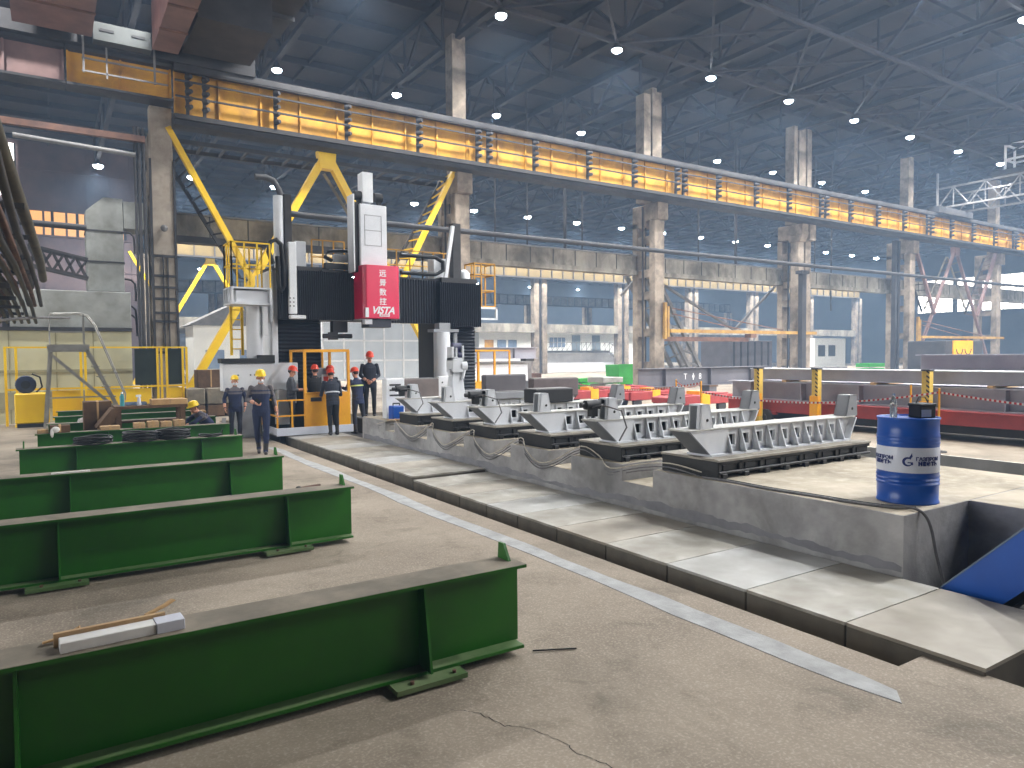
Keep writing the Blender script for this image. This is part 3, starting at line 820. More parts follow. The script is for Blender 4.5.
            a.hexa([(c+wd/2,y_a,zt),(c+wd/2+.06,y_a+.1,zt-.05),(c+wd/2+.06,y_b-.1,zt-.05),(c+wd/2,y_b,zt)],[(c+tp/2+sh,y_a,zt+.29),(c+tp/2+sh+.02,y_a+.05,zt+.26),(c+tp/2+sh+.02,y_b-.05,zt+.26),(c+tp/2+sh,y_b,zt+.29)])
        tw = a.build('stop_tower', M['ltgrey'] if side == 0 else M['midgrey'], t)
        b = MB(); b.tube((c+.01,y_a-.004,zt+.1),(c+.01,y_a+.004,zt+.1),.02,10); b.build('bolt_hole', M['black'], tw)
    return t
M['dlg'] = pm('dusty light grey', (188,188,184), (168,166,160), 2, .55)
FY = [5.55,7.2,8.8,10.4,11.95,13.5]
flab = ['nearest grey ribbed fixture beam on a black base, closest to the blue drum', 'grey ribbed fixture beam with the black clamp, second from the near end', 'third grey ribbed fixture beam from the near end of the bed',
        'fourth grey ribbed fixture beam, with black hex clamp on its tower', 'fifth grey ribbed fixture beam, beside the white milling head', 'farthest grey ribbed fixture beam, next to the workers']
f0 = fixture(flab[0])
for k in range(1,6): dup(f0, (6.42,FY[k],.6), flab[k])

# black hydraulic clamps on some towers
def clamp(y, label):
    t = thing('clamp', label, 'clamp', (6.35,y,1.2), 'black clamps on the fixture towers')
    a = MB(); a.tube((6.12,y,1.36),(6.36,y,1.36),.07,6); a.box(6.2,y-.05,1.2,6.3,y+.05,1.32); a.build('clamp_body', M['black'], t)
    a = MB(); a.tube((6.04,y,1.36),(6.13,y,1.36),.035,8); a.tube((6.36,y,1.4),(6.44,y,1.4),.03,8); a.build('piston', M['dsteel'], t)
    a = MB(); a.path([(6.2,y-.05,1.33),(6.3,y-.15,1.36),(6.55,y-.25,1.28),(6.6,y-.3,1.05),(6.45,y-.32,.88)],.012,5); a.build('hose', M['ghose'], t)
clamp(7.2+.4,'black hydraulic clamp on the second fixture beam'); clamp(10.4+.4,'black hydraulic clamp on the fourth fixture beam'); clamp(13.5+.4,'black hydraulic clamp on the farthest fixture beam')

# hose bundles draped along the notched edge
hb_ = thing('hose_bundle', 'beige and grey hoses draped along the notched foundation edge', 'hose', (6.25,10.5,.5))
for off, m, dz in ((0,M['hose'],0),(.07,M['ghose'],-.06),(.12,M['ghose'],-.11)):
    pts = []
    ys = [5.7,6.2,6.75,7.2,7.6,8.0,8.4,8.85,9.2,9.55,10.0,10.4,10.8,11.1,11.6,12.0,12.4,12.7,13.1,13.5,14.0,14.6,15.2]
    zs = [.66,.7,.62,.52,.63,.72,.5,.4,.56,.7,.45,.36,.56,.7,.45,.36,.56,.7,.45,.38,.55,.62,.5]
    for q, (yy, zz) in enumerate(zip(ys, zs)):
        xx = 6.27-.05 if zz < .6 else 6.36
        if 5.5 < yy < 6.5: xx = 6.3
        pts.append((xx+off*.6, yy+off, zz+dz+.02))
    # smooth
    sp = []
    for q in range(len(pts)-1):
        p0, p1, p2, p3 = [Vector(pts[max(0,min(len(pts)-1,q+d))]) for d in (-1,0,1,2)]
        for u in (0,.25,.5,.75):
            sp.append(.5*((2*p1)+(-p0+p2)*u+(2*p0-5*p1+4*p2-p3)*u*u+(-p0+3*p1-3*p2+p3)*u**3))
    sp.append(Vector(pts[-1]))
    a = MB(); a.path(sp,.008,6); a.build('hose', m, hb_)
pts = [(6.32,5.7,.62),(6.36,5.3,.615),(6.35,4.8,.615),(6.4,4.3,.615),(6.42,3.95,.615),(6.5,3.6,.615),(6.55,3.42,.63),(6.58,3.33,.58),(6.6,3.28,.45),(6.6,3.24,.25),(6.62,3.2,.06),(6.6,3.15,-.1)]
for dx, m, lb in ((0,M['ghose'],'grey cable lying along the bed edge and hanging down the near corner'),(.05,M['black'],'black cable beside the grey one on the bed edge')):
    a = MB(); sp = []
    q_ = [Vector(p)+Vector((dx,0,0)) for p in (pts if dx == 0 else pts[:7])]
    for q in range(len(q_)-1):
        p0, p1, p2, p3 = [q_[max(0,min(len(q_)-1,q+d))] for d in (-1,0,1,2)]
        for u in (0,.25,.5,.75):
            sp.append(.5*((2*p1)+(-p0+p2)*u+(2*p0-5*p1+4*p2-p3)*u*u+(-p0+3*p1-3*p2+p3)*u**3))
    sp.append(q_[-1]); a.path(sp,.014,6)
    tag(a.build('cable', m), lb, 'cable', 'cables on the bed edge')
# ------------------------------------------------------------------ green welded beams on the left
def green_beam(xl, xr, yf, h, label, stiff, feet, tabs):
    """yf: front edge of the flanges"""
    W = .28; ym = yf+W/2; z0 = .05
    t = thing('green_beam', label, 'steel beam', ((xl+xr)/2,ym,0), 'green steel beams on the left floor')
    a = MB(); a.box(xl-.04,yf,h-.022,xr+.05,yf+W,h-.002); a.build('top_flange', M['green'], t)
    a = MB(); a.box(xl-.04,yf+.003,h-.002,xr+.05,yf+W-.003,h); a.build('dust_layer', M['dust'], t)
    a = MB(); a.box(xl,ym-.01,z0+.02,xr+.06,ym+.01,h-.022); a.build('web', M['green'], t)
    a = MB(); a.box(xl-.04,yf+.02,z0,xr+.04,yf+W-.02,z0+.02); a.build('bottom_flange', M['green'], t)
    a = MB(); a.box(xl-.03,yf+.025,z0+.02,xr+.03,yf+W-.025,z0+.022); a.build('dust_layer', M['dustg'], t)
    for sx in stiff:
        a = MB()
        for s in (-1,1):
            a.prism([(ym+s*.01,z0+.02),(ym+s*(W/2+.04),z0+.022),(ym+s*(W/2-.05),h-.022),(ym+s*.01,h-.022)],'x',sx-.008,sx+.008)
        a.build('stiffener', M['green'], t)
    for sx in feet:
        f = MB(); f.box(sx-.26,yf-.1,.02,sx+.22,yf+W+.1,.05); f.box(sx-.12,yf+.06,0,sx+.12,yf+W-.06,.02)
        fo = f.build('foot_plate', M['dustg'], t)
        b = MB()
        for dx in (-.14,.15): b.tube((sx+dx,yf-.05,.05),(sx+dx,yf-.05,.068),.014,6)
        b.build('bolt', M['rust'], fo)
    for sx in tabs:
        a = MB(); a.hexa([(sx-.008,ym-.02,h),(sx+.012,ym-.02,h),(sx+.012,ym+.12,h),(sx-.008,ym+.12,h)],[(sx-.008,ym+.05,h+.11),(sx+.012,ym+.05,h+.11),(sx+.012,ym+.11,h+.11),(sx-.008,ym+.11,h+.11)])
        a.build('lifting_tab', M['green'], t)
    return t
green_beam(-.75,2.64,3.98,.63,'nearest long green steel beam with a white box lying on it',(-.17,1.95),(1.95,),(2.63,))
green_beam(-.75,2.74,7.5,.62,'second green steel beam from the camera',(.04,2.08),(.04,2.08),(2.72,))
green_beam(-.65,2.8,10.5,.61,'third green steel beam from the camera with a white paper strip',(.2,2.12),(.2,2.12),(2.78,))
green_beam(-.42,2.95,13.75,.61,'fourth green steel beam, carrying the cable coils',(.37,2.3),(.37,2.3),(-.36,2.9))
green_beam(-.2,3.25,16.35,.61,'fifth green steel beam, below the timber workbench',(1.0,),(.3,2.6),())
green_beam(-.02,3.4,18.7,.61,'sixth green steel beam, behind the workbench',(1.25,),(.4,2.7),())
green_beam(.12,3.45,20.9,.61,'seventh green steel beam, next to last in the row',(1.4,),(.5,2.8),())
green_beam(.2,3.5,23.0,.61,'farthest green steel beam in front of the yellow fence',(1.5,),(.6,2.9),())
# things lying on the beams
t = thing('long_box', 'long white cardboard box open at the end on the nearest green beam', 'box', (.3,4.22,.63))
def rot(p, c, a):
    x, y = p[0]-c[0], p[1]-c[1]; return Vector((c[0]+x*math.cos(a)-y*math.sin(a), c[1]+x*math.sin(a)+y*math.cos(a), p[2]))
c = (.32,4.09)
a = MB(); a.box(.08,4.06,.63,.5,4.16,.682); a.moved(lambda p: rot(p,c,.05)-Vector((.07,.03,0))); a.build('box_body', M['cardw'], t, bevel=.003)
a = MB(); a.box(.5,4.05,.63,.635,4.165,.686); a.moved(lambda p: rot(p,c,.05)-Vector((.07,.03,0))); a.build('box_end', pm('bluish card', (200,202,212), (186,188,198), 4, .7), t, bevel=.003)
a = MB(); a.path([(-.06,4.2,.642),(.02,4.21,.65),(.1,4.2,.69)],.02,4,flat=(.006,.02)); a.build('torn_flap', M['card'], t)
a = MB(); a.path([(.4,4.19,.69),(.5,4.23,.715),(.54,4.25,.73)],.02,4,flat=(.004,.025)); a.build('torn_flap', M['card'], t)
a = MB(); a.box(.06,4.165,.632,.56,4.19,.7); a.moved(lambda p: rot(p,c,.05)-Vector((.07,.03,0))); tag(a.build('wooden_strip', M['wood']), 'thin wooden lath lying behind the white box', 'lath')
a = MB(); a.box(.0,10.54,.61,.42,10.6,.625); tag(a.build('paper_strip', M['cardw']), 'white paper strip on the third green beam', 'paper')
def coil(x, y, r, n, label, m=M['black'], z=.61):
    a = MB(); pts = []
    for k in range(n*18):
        u = 2*PI*k/18; rr = r*(1+.09*math.sin(u*.37+x)); pts.append((x+rr*math.cos(u)*1.15, y+rr*math.sin(u)*.75, z+.02+.012*(k//18)*1.4+.012*math.sin(u*2.3)))
    a.path(pts,.014,5)
    a.path([(x+r*1.0,y-.02,z+.03),(x+r*1.2,y-.05,z+.13),(x+r*1.25,y,z+.04)],.008,4)
    return tag(a.build('cable_coil', m), label, 'cable coil', 'cable coils on the fourth green beam')
coil(.61,13.9,.23,7,'leftmost black cable coil on the fourth green beam, with pale tie')
coil(1.34,13.9,.24,9,'middle black cable coil on the fourth green beam')
coil(1.83,13.9,.23,10,'thickest black cable coil, right of the middle one')
coil(2.45,13.9,.17,2,'flat thin black cable ring near the right end of the fourth beam')
# floor litter
t = thing('tool', 'small dark hand tool on the floor past the third green beam', 'tool', (3.35,11.0,0))
a = MB(); a.tube((3.2,10.95,.03),(3.55,11.05,.03),.02,6); a.build('shaft', M['rust'], t); a = MB(); a.ball((3.18,10.94,.035),.045,.03,.03); a.build('head', M['dsteel'], t)
a = MB(); a.tube((2.75,4.0,.012),(3.03,3.87,.008),.006,5); tag(a.build('rod', M['black']), 'thin dark rod on the floor at the nearest beam end', 'rod')
t = thing('rags', 'dark cable scraps on the floor left of the fourth green beam', 'scrap', (-.75,13.6,0))
for k in range(6):
    a = MB(); x = -.95+.1*k; a.path([(x,13.4+.05*k,.02),(x+.12,13.5,.05),(x+.2,13.45+.06*k,.02)],.015,5); a.build('cable_scrap', M['black'], t)

# timber workbench standing over the fifth beam
t = thing('workbench', 'rough timber workbench with cardboard on top behind the coils', 'workbench', (2.2,17.2,0))
a = MB(); a.box(1.15,16.95,.98,2.55,17.65,1.04); a.build('bench_top', M['dwood'], t)
for x, y in ((1.22,17.0),(2.45,17.0),(1.22,17.58),(2.45,17.58)):
    a = MB(); a.box(x-.05,y-.05,0,x+.05,y+.05,.98); a.build('leg', M['dwood'], t)
a = MB(); a.hexa([(.8,16.9,.62),(1.1,16.9,.62),(1.1,17.6,.62),(.8,17.6,.62)],[(1.1,16.9,1.0),(1.22,16.9,1.0),(1.22,17.6,1.0),(1.1,17.6,1.0)]); a.build('side_board', M['dwood'], t)
a = MB(); a.box(1.25,17.3,.66,2.42,17.56,.7); a.build('lower_shelf', M['dwood'], t)
def boxy(name, x0,y0,z0,x1,y1,z1,m,label,cat,grp=None,flap=False):
    t = thing(name, label, cat, ((x0+x1)/2,(y0+y1)/2,z0), grp)
    a = MB(); a.box(x0,y0,z0,x1,y1,z1); a.build('body', m, t, bevel=.006)
    a = MB(); a.box((x0+x1)/2-.02,y0-.003,z0+.01,(x0+x1)/2+.02,y1+.003,z1+.004); a.build('tape_band', M['wood'] if m is M['card'] else M['card'], t)
    return t
boxy('cardboard_box',1.85,16.95,1.04,2.55,17.4,1.16,M['card'],'flat cardboard box on the workbench top','box')
boxy('cardboard_box',2.95,18.85,.61,3.25,19.1,.75,M['card'],'small cardboard box at the right end of the sixth green beam','box')
boxy('wooden_crate',.62,17.75,.0,1.15,18.25,1.12,M['dwood'],'tall dark brown crate left of the workbench','crate')
boxy('timber_block',.85,16.4,.61,1.2,16.62,.69,M['wood'],'raw timber block on the fifth green beam','block')
boxy('timber_block',.0,16.4,.61,.34,16.7,.75,M['dwood'],'dark brown block on the left end of the fifth beam','block')
boxy('timber_block',-.2,16.45,.61,-.02,16.7,.68,M['wood'],'pale offcut beside the dark brown block','block')
for k in range(4):
    boxy('timber_block',1.45+.25*k,16.42,.61,1.66+.25*k,16.66,.72+.02*(k % 2),M['wood'],'pale timber chock under the bench, %s from the left' % ORD[k],'block','timber chocks under the bench')
t = thing('bottle', 'teal bottle standing on the workbench', 'bottle', (1.3,17.1,1.04)); a = MB(); a.lathe((1.3,17.1,1.04),[(.04,0),(.045,.02),(.045,.2),(.02,.26)],12); a.build('body', M['teal'], t); a = MB(); a.lathe((1.3,17.1,1.3),[(.02,0),(.02,.04)],10); a.build('cap', M['white'], t)
t = thing('spray_bottle', 'pale spray bottle on the workbench', 'bottle', (1.62,17.1,1.04)); a = MB(); a.lathe((1.62,17.1,1.04),[(.04,0),(.045,.03),(.03,.15),(.015,.19)],12); a.build('body', M['drumw'], t); a = MB(); a.box(1.56,17.08,1.22,1.66,17.12,1.27); a.build('trigger', M['white'], t)
t = thing('tray', 'grey blue tray on the workbench left end', 'tray', (1.55,17.3,1.04)); a = MB(); a.box(1.38,17.2,1.04,1.78,17.24,1.1); a.box(1.38,17.2,1.04,1.78,17.5,1.05); a.box(1.38,17.46,1.04,1.78,17.5,1.1); a.build('tray_body', M['glassd'], t)
t = thing('packaging_heap', 'crumpled white and orange packaging on the sixth green beam', 'packaging', (.85,18.9,.61))
for k in range(5):
    a = MB(); x = .55+.13*k; a.hexa([(x,18.75,.61),(x+.2,18.8,.61),(x+.18,19.0,.61),(x-.02,18.95,.61)],[(x+.05,18.78,.7+.03*(k % 3)),(x+.15,18.85,.76),(x+.12,18.95,.72),(x,18.9,.68+.04*(k % 2))]); a.build('paper_scrap', [M['cardw'],M['orange'],M['cardw'],M['card'],M['cardw']][k], t)
t = thing('plastic_bag', 'white plastic bag hanging over the left end of the fifth beam', 'bag', (.0,16.4,.6)); a = MB(); a.ball((.1,16.36,.68),.07,.05,.06); a.ball((.04,16.34,.62),.03,.02,.09); a.build('bag_body', M['cardw'], t)

t = thing('litter', 'yellow crumpled scrap with a thin wire on the floor between the first two beams', 'scrap', (.75,4.6,0))
a = MB(); a.hexa([(.62,4.52,0),(.8,4.5,0),(.84,4.58,0),(.66,4.62,0)],[(.66,4.54,.015),(.77,4.53,.02),(.8,4.57,.012),(.69,4.6,.018)]); a.build('scrap_paper', M['gyel'], t)
a = MB(); a.path([(.5,4.6,.01),(.8,4.66,.015),(1.0,4.7,.012),(1.3,4.72,.01)],.006,5); a.build('wire', M['black'], t)
# ------------------------------------------------------------------ red-headed gantry milling machine
def pleat(a, ax, u0, u1, yf, yb, w0, w1, n, d=.035):
    """zigzag front skin in front of a solid body; ax 'x': folds side by side, ax 'z': folds stacked"""
    m = 2*n
    for k in range(m):
        ua, ub = u0+(u1-u0)*k/m, u0+(u1-u0)*(k+1)/m
        ya, yb2 = (yf, yf+d) if k % 2 == 0 else (yf+d, yf)
        if ax == 'x': vs = [(ua,ya,w0),(ub,yb2,w0),(ub,yb2,w1),(ua,ya,w1),(ua,yb,w0),(ub,yb,w0),(ub,yb,w1),(ua,yb,w1)]
        else: vs = [(w0,ya,ua),(w1,ya,ua),(w1,yb2,ub),(w0,yb2,ub),(w0,yb,ua),(w1,yb,ua),(w1,yb,ub),(w0,yb,ub)]
        a.add(vs, [(0,1,2,3),(7,6,5,4),(0,4,5,1),(3,2,6,7)] + ([(0,3,7,4)] if k == 0 or ax == 'z' else []) + ([(1,5,6,2)] if k == m-1 or ax == 'z' else []))
    return a
g = thing('gantry_machine', 'big black gantry milling machine with a crimson head cover', 'milling machine', (8,19.5,0))
a = MB(); a.box(5.02,19.1,-.3,6.2,20.6,4.3); a.build('left_column', M['basebl'], g)
a = MB(); a.box(9.86,19.1,-.3,11.02,20.6,4.2); a.build('right_column', M['basebl'], g)
a = MB(); pleat(a,'z',1.4,3.0,18.98,19.1,5.06,6.2,16,.05); a.build('left_column_bellows', M['bellow'], g)
a = MB(); pleat(a,'z',1.0,2.98,18.98,19.1,9.88,11.0,20,.05); a.build('right_column_bellows', M['bellow'], g)
a = MB(); a.box(4.9,18.95,1.4,5.06,20.6,4.3); a.box(4.86,18.9,2.95,4.95,19.5,4.25); a.build('column_side_plate', M['ltgrey'], g, bevel=.01)
a = MB(); a.box(5.3,19.0,3.05,11.1,20.2,4.22); a.build('crossbeam', M['basebl'], g)
a = MB(); pleat(a,'x',5.06,7.0,18.68,19.0,3.02,4.3,34,.03); a.build('crossbeam_bellows', M['bellow'], g)
a = MB(); pleat(a,'x',7.95,9.58,18.7,19.0,2.98,4.22,20,.03); a.build('crossbeam_bellows', M['bellow'], g)
a = MB(); pleat(a,'x',9.6,10.96,18.55,19.0,2.9,4.18,20,.035); a.build('crossbeam_bellows', M['bellow'], g)
a = MB(); a.box(6.2,18.7,4.3,7.3,20.2,4.36); a.box(8.5,18.9,4.22,10.9,20.2,4.3); a.box(5.0,18.8,4.3,6.4,20.4,4.42); a.box(9.75,18.75,4.2,10.95,20.0,4.34); a.build('top_deck', M['dsteel'], g)
# head: spindle cover, ram, top motors
a = MB()
a.prism([(7.03,18.66),(7.03,18.03),(7.1,17.92),(8.0,17.92),(8.04,17.96),(8.04,18.66)],'z',3.05,4.46)
cov = a.build('spindle_cover', M['magenta'], g, bevel=.012)
a = MB(); a.box(7.02,18.1,3.03,8.05,18.7,3.05); a.box(8.04,17.95,3.05,8.055,18.66,4.46); a.build('cover_trim', M['midgrey'], cov)
pl = lambda cx, cz: (lambda x, y, z: (cx+x, 17.918-z, cz+y))
for k, ch in enumerate('远景数控'):
    txt(ch, .205, 'lettering', M['white'], cov, pl(7.56,4.24-.25*k), bold=.003)
txt('VISTA', .262, 'logo', M['white'], cov, pl(7.55,3.26), shear=.35, bold=.008, spacing=.95)
a = MB(); a.box(7.45,17.908,3.1,7.74,17.92,3.17); lo = a.build('logo_bar', M['white'], cov)
txt('数控机床', .06, 'lettering', M['magenta'], lo, (lambda x, y, z: (7.595+x, 17.905-z, 3.135+y)))
a = MB(); a.box(7.06,17.905,3.08,7.15,17.925,3.33); a.build('notice_plate', M['white'], cov)
a = MB(); a.box(7.06,18.2,4.4,7.82,18.85,6.1); ram = a.build('ram', M['ltgrey'], g, bevel=.02)
a = MB()
for z in (5.0,5.4,5.8): a.box(7.18,18.19,z,7.66,18.2,z+.015)
for x in (7.18,7.65): a.box(x,18.19,5.0,x+.012,18.2,5.8)
a.build('panel_joints', M['midgrey'], ram)
a = MB(); a.box(6.94,18.3,4.3,7.06,18.7,6.15); a.box(7.82,18.3,4.4,7.86,18.7,6.2); a.build('guide_rail', M['dsteel'], ram)
a = MB(); a.box(6.9,18.28,4.3,6.94,18.72,6.35); a.build('guide_cover', M['ltgrey'], ram)
a = MB(); a.box(7.2,18.35,6.18,7.5,18.7,6.98); a.build('top_post', M['white'], ram, bevel=.01)
for x in (7.1,7.66):
    a = MB(); a.tube((x-.08,18.5,6.36),(x+.14,18.5,6.36),.13,12); a.bar((x+.03,18.5,6.3),(x+.1,18.5,6.08),.08,.1); a.build('top_motor', M['black'], ram)
a = MB(); a.box(7.2,18.05,2.82,7.84,18.6,3.05); a.build('spindle_nose', pm('dark navy spindle', (34,38,58), (26,30,46), 3, .4), g, bevel=.01)
a = MB(); a.box(7.08,18.0,2.9,7.28,18.2,3.03); a.build('nose_bracket', M['ltgrey'], g)
# left side: vertical cylinder, cable chain, long grey arm
a = MB(); a.tube((5.12,18.9,4.35),(5.12,18.9,6.2),.13,14); a.build('balance_cylinder', M['ltgrey'], g)
a = MB(); a.box(5.24,18.78,4.3,5.42,19.0,6.25); a.build('cylinder_guard', M['dsteel'], g)
a = MB()
P_ = [(4.86,18.55,4.4),(4.76,18.55,4.7),(4.8,18.55,4.95),(4.95,18.55,5.02),(5.08,18.55,4.9),(5.12,18.55,4.3),(5.12,18.55,3.85),(5.06,18.55,3.72),(5.0,18.55,3.85),(4.98,18.55,4.6)]
a.path(P_,.07,6,flat=(.06,.09)); a.build('cable_chain', M['black'], g)
a = MB(); a.box(5.23,18.45,3.15,5.43,18.56,4.98); a.box(5.24,18.4,3.02,5.64,18.6,3.12); arm = a.build('grey_arm', M['white'], g, bevel=.015)
for z in (3.35,3.45,3.55): tag_ = MB().tube((5.25,18.44,z),(5.25,18.46,z),.018,8).tube((5.34,18.44,z),(5.34,18.46,z),.018,8).build('bolt', M['dsteel'], arm)
a = MB(); a.box(5.66,19.3,4.42,5.94,19.7,5.15); a.build('control_cabinet', M['ltgrey'], g, bevel=.01)
a = MB(); a.box(9.72,19.2,4.34,10.14,19.6,4.95); a.build('control_cabinet', M['white'], g, bevel=.01)
a = MB(); a.box(10.28,19.0,4.3,10.54,19.25,6.0); a.build('right_mast', M['dsteel'], g)
a = MB(); a.bar((9.98,18.95,4.35),(10.24,18.95,5.9),.1,.1); a.build('mast_stay', M['white'], g)
a = MB(); a.lathe((10.75,19.2,4.34),[(.17,0),(.18,.2),(.1,.3),(.03,.33)],14); a.build('white_tank', M['white'], g)
# cable tracks on top
a = MB(); a.box(6.3,18.75,4.4,7.3,18.95,4.55); a.path([(6.5,18.85,4.62),(6.3,18.85,4.72),(6.38,18.85,4.86),(6.7,18.85,4.9),(7.3,18.85,4.9)],.06,6,flat=(.05,.09)); a.build('cable_track', M['black'], g)
a = MB(); a.path([(8.5,18.85,4.42),(9.6,18.85,4.42),(9.85,18.85,4.55),(9.85,18.85,4.8),(9.6,18.85,4.92),(8.5,18.85,4.92)],.06,6,flat=(.06,.09)); a.build('cable_track', M['black'], g)
a = MB(); a.box(6.6,18.9,4.62,7.35,19.1,4.82); a.build('track_cover', M['white'], g)
# railings on top of the crossbeam
def railing(parent, pts, z0, h, m, name='railing', posts=4):
    a = MB()
    for p, q in zip(pts[:-1], pts[1:]):
        for z in (z0+h, z0+h*.5): a.bar((p[0],p[1],z),(q[0],q[1],z),.035,.035)
        n = max(1,posts)
        for k in range(n+1):
            x = p[0]+(q[0]-p[0])*k/n; y = p[1]+(q[1]-p[1])*k/n
            a.bar((x,y,z0),(x,y,z0+h),.035,.035)
    return a.build(name, m, parent)
railing(g,[(6.35,20.1),(7.3,20.1)],4.4,.95,M['gyel'],posts=3)
railing(g,[(8.5,20.1),(9.8,20.1),(10.9,20.1)],4.35,.9,M['gyel'],posts=3)
# left work platform with its yellow cage
a = MB(); a.box(3.8,18.4,3.35,4.78,19.3,3.4); a.box(3.8,18.4,3.74,4.78,19.3,3.78); a.box(3.95,18.5,3.4,4.7,19.2,3.7)
for x in (3.83,4.75): a.bar((x,18.4,3.35),(x,18.4,3.78),.06,.06)
for k in range(4): a.bar((3.81,18.4+.25*k,3.38),(3.81,18.46+.25*k,3.76),.05,.05)
a.build('side_platform', M['ltgrey'], g)
pf_ = g
railing(pf_,[(4.76,18.45),(3.84,18.45),(3.84,19.28),(4.76,19.28)],3.78,1.1,M['yel'],'platform_railing',posts=3)
a = MB(); a.tube((4.5,19.1,2.0),(4.5,19.1,3.35),.2,16); a.build('column_tube', M['ltgrey'], g)
a = MB(); a.bar((4.72,18.9,2.6),(4.72,18.9,3.35),.12,.12); a.build('platform_bracket', M['white'], g)
a = MB(); a.box(3.95,19.3,2.1,4.01,19.36,3.35); a.box(4.22,19.3,2.1,4.28,19.36,3.35)
for k in range(5): a.box(3.97,19.3,2.25+.25*k,4.26,19.36,2.28+.25*k)
a.build('access_ladder', M['yel'], g)
# right side ladder cage
a = MB()
for x in (11.35,11.6,12.1):
    for y in (19.6,20.2): a.bar((x,y,3.6),(x,y,4.95),.04,.04)
for z in (3.6,4.1,4.6,4.95):
    for y in (19.6,20.2): a.bar((11.35,y,z),(12.1,y,z),.04,.04)
    a.bar((11.35,19.6,z),(11.35,20.2,z),.04,.04); a.bar((12.1,19.6,z),(12.1,20.2,z),.04,.04)
a.build('ladder_cage', M['gyel'], g)
a = MB()
for z in (3.2,3.55): a.bar((11.4,19.55,z),(12.15,19.55,z),.06,.06)
for x in (11.43,12.12): a.bar((x,19.55,3.2),(x,19.55,3.58),.06,.06)
a.build('cage_step', M['white'], g)
# saddles and feet
a = MB(); a.box(3.64,18.75,1.2,5.5,19.15,1.9); sd = a.build('saddle_housing', M['ltgrey'], g, bevel=.02)
for x in (4.0,4.3,4.4): MB().tube((x,18.745,1.6),(x,18.755,1.6),.02,8).build('plug', M['black'], sd)
a = MB(); a.box(3.6,18.7,1.9,4.9,19.15,2.02); a.box(4.5,18.7,2.02,4.9,19.2,2.1); a.build('way_cover', M['basebl'], g)
a = MB(); a.box(4.95,18.7,.3,5.25,19.0,1.2); a.box(4.95,18.6,.85,5.4,18.7,1.2); a.build('saddle_leg', M['white'], g)
a = MB(); a.box(3.95,18.85,.0,4.5,19.15,1.2); a.build('saddle_pedestal', M['midgrey'], g)
a = MB(); a.box(4.7,19.2,-.3,6.25,21.5,1.4); a.build('left_slide', M['basebl'], g)
a = MB(); a.box(9.7,18.8,-.3,11.4,21.5,1.0); a.build('right_slide', M['midgrey'], g)
a = MB(); a.tube((9.5,18.3,.9),(9.5,18.3,2.72),.24,18); po = a.build('tool_changer_post', M['ltgrey'], g)
a = MB(); a.box(9.15,18.1,2.72,9.95,18.5,2.8); a.box(9.35,18.15,2.8,9.7,18.45,2.98); a.box(9.86,18.2,1.1,9.95,18.3,2.7); a.build('changer_head', M['midgrey'], po)
a = MB(); a.box(9.68,18.1,1.35,9.82,18.2,1.75); a.build('changer_grip', M['black'], po)
a = MB(); a.box(6.45,18.7,2.7,6.85,18.95,3.0); a.tube((6.2,18.8,2.6),(7.0,18.8,2.6),.06,8); a.box(6.35,18.75,2.5,6.6,18.85,2.7); a.build('probe_unit', M['dsteel'], g)
# ------------------------------------------------------------------ operator platform and booth
t = thing('operator_platform', 'white edged operator platform with yellow booth and rails in front of the gantry', 'platform', (5.6,18.2,.1))
a = MB(); a.box(4.62,17.62,.11,6.56,19.0,.14); a.build('deck', M['gsteel'], t)
a = MB(); a.box(4.62,17.6,.12,6.56,17.64,.31); a.box(4.62,17.64,.12,4.66,19.0,.31); a.build('toe_board', M['drumw'], t, bevel=.005)
a = MB(); a.box(4.75,17.8,-.6,4.88,18.9,.11); a.build('deck_support', M['dsteel'], t)
bo = MB()
for x, y in ((5.36,17.7),(6.48,17.7),(5.36,18.9),(6.4,18.9)): bo.bar((x,y,.14),(x,y,2.2),.065,.065)
for p, q in (((5.36,17.7),(6.48,17.7)),((5.36,18.9),(6.48,18.9)),((5.36,17.7),(5.36,18.9)),((6.48,17.7),(6.48,18.9))): bo.bar((p[0],p[1],2.2),(q[0],q[1],2.2),.065,.065)
bo.bar((6.2,18.9,.28),(6.2,18.9,2.2),.05,.05)
bo.build('booth_frame', M['yelor'], t)
a = MB(); a.box(5.33,17.66,.28,5.98,17.72,1.14); a.box(5.33,17.66,1.1,5.98,17.74,1.16); bp_ = a.build('booth_panel', M['yelor'], t, bevel=.008)
MB().box(5.48,17.652,.93,5.76,17.662,1.03).build('vent_slot', M['dsteel'], bp_)
a = MB(); a.box(6.2,17.66,.28,6.5,17.72,1.14); a.build('booth_panel', M['yelor'], t, bevel=.008)
a = MB(); a.box(6.46,17.72,.28,6.5,18.9,1.14); a.build('booth_panel', M['yelor'], t)
a = MB()
for z in (.6,.98): a.bar((4.66,17.68,z),(5.7,17.68,z),.035,.035); a.bar((4.66,17.68,z),(4.66,19.1,z),.035,.035)
for x in (4.66,5.02): a.bar((x,17.68,.28),(x,17.68,.98),.04,.04)
a.bar((4.66,19.1,.28),(4.66,19.1,.98),.04,.04)
a.build('railing', M['yelor'], t)
a = MB(); a.box(5.88,18.45,1.1,6.3,18.75,1.75); a.build('control_desk', M['midgrey'], t, bevel=.01)
t = thing('notice_sheet', 'white notice sheet with red print held up at the booth', 'sheet', (5.86,17.62,1.4))
MB().box(5.76,17.62,1.36,5.98,17.63,1.6).build('paper', M['white'], t); MB().box(5.8,17.615,1.43,5.93,17.622,1.55).build('red_print', M['orange'], t)
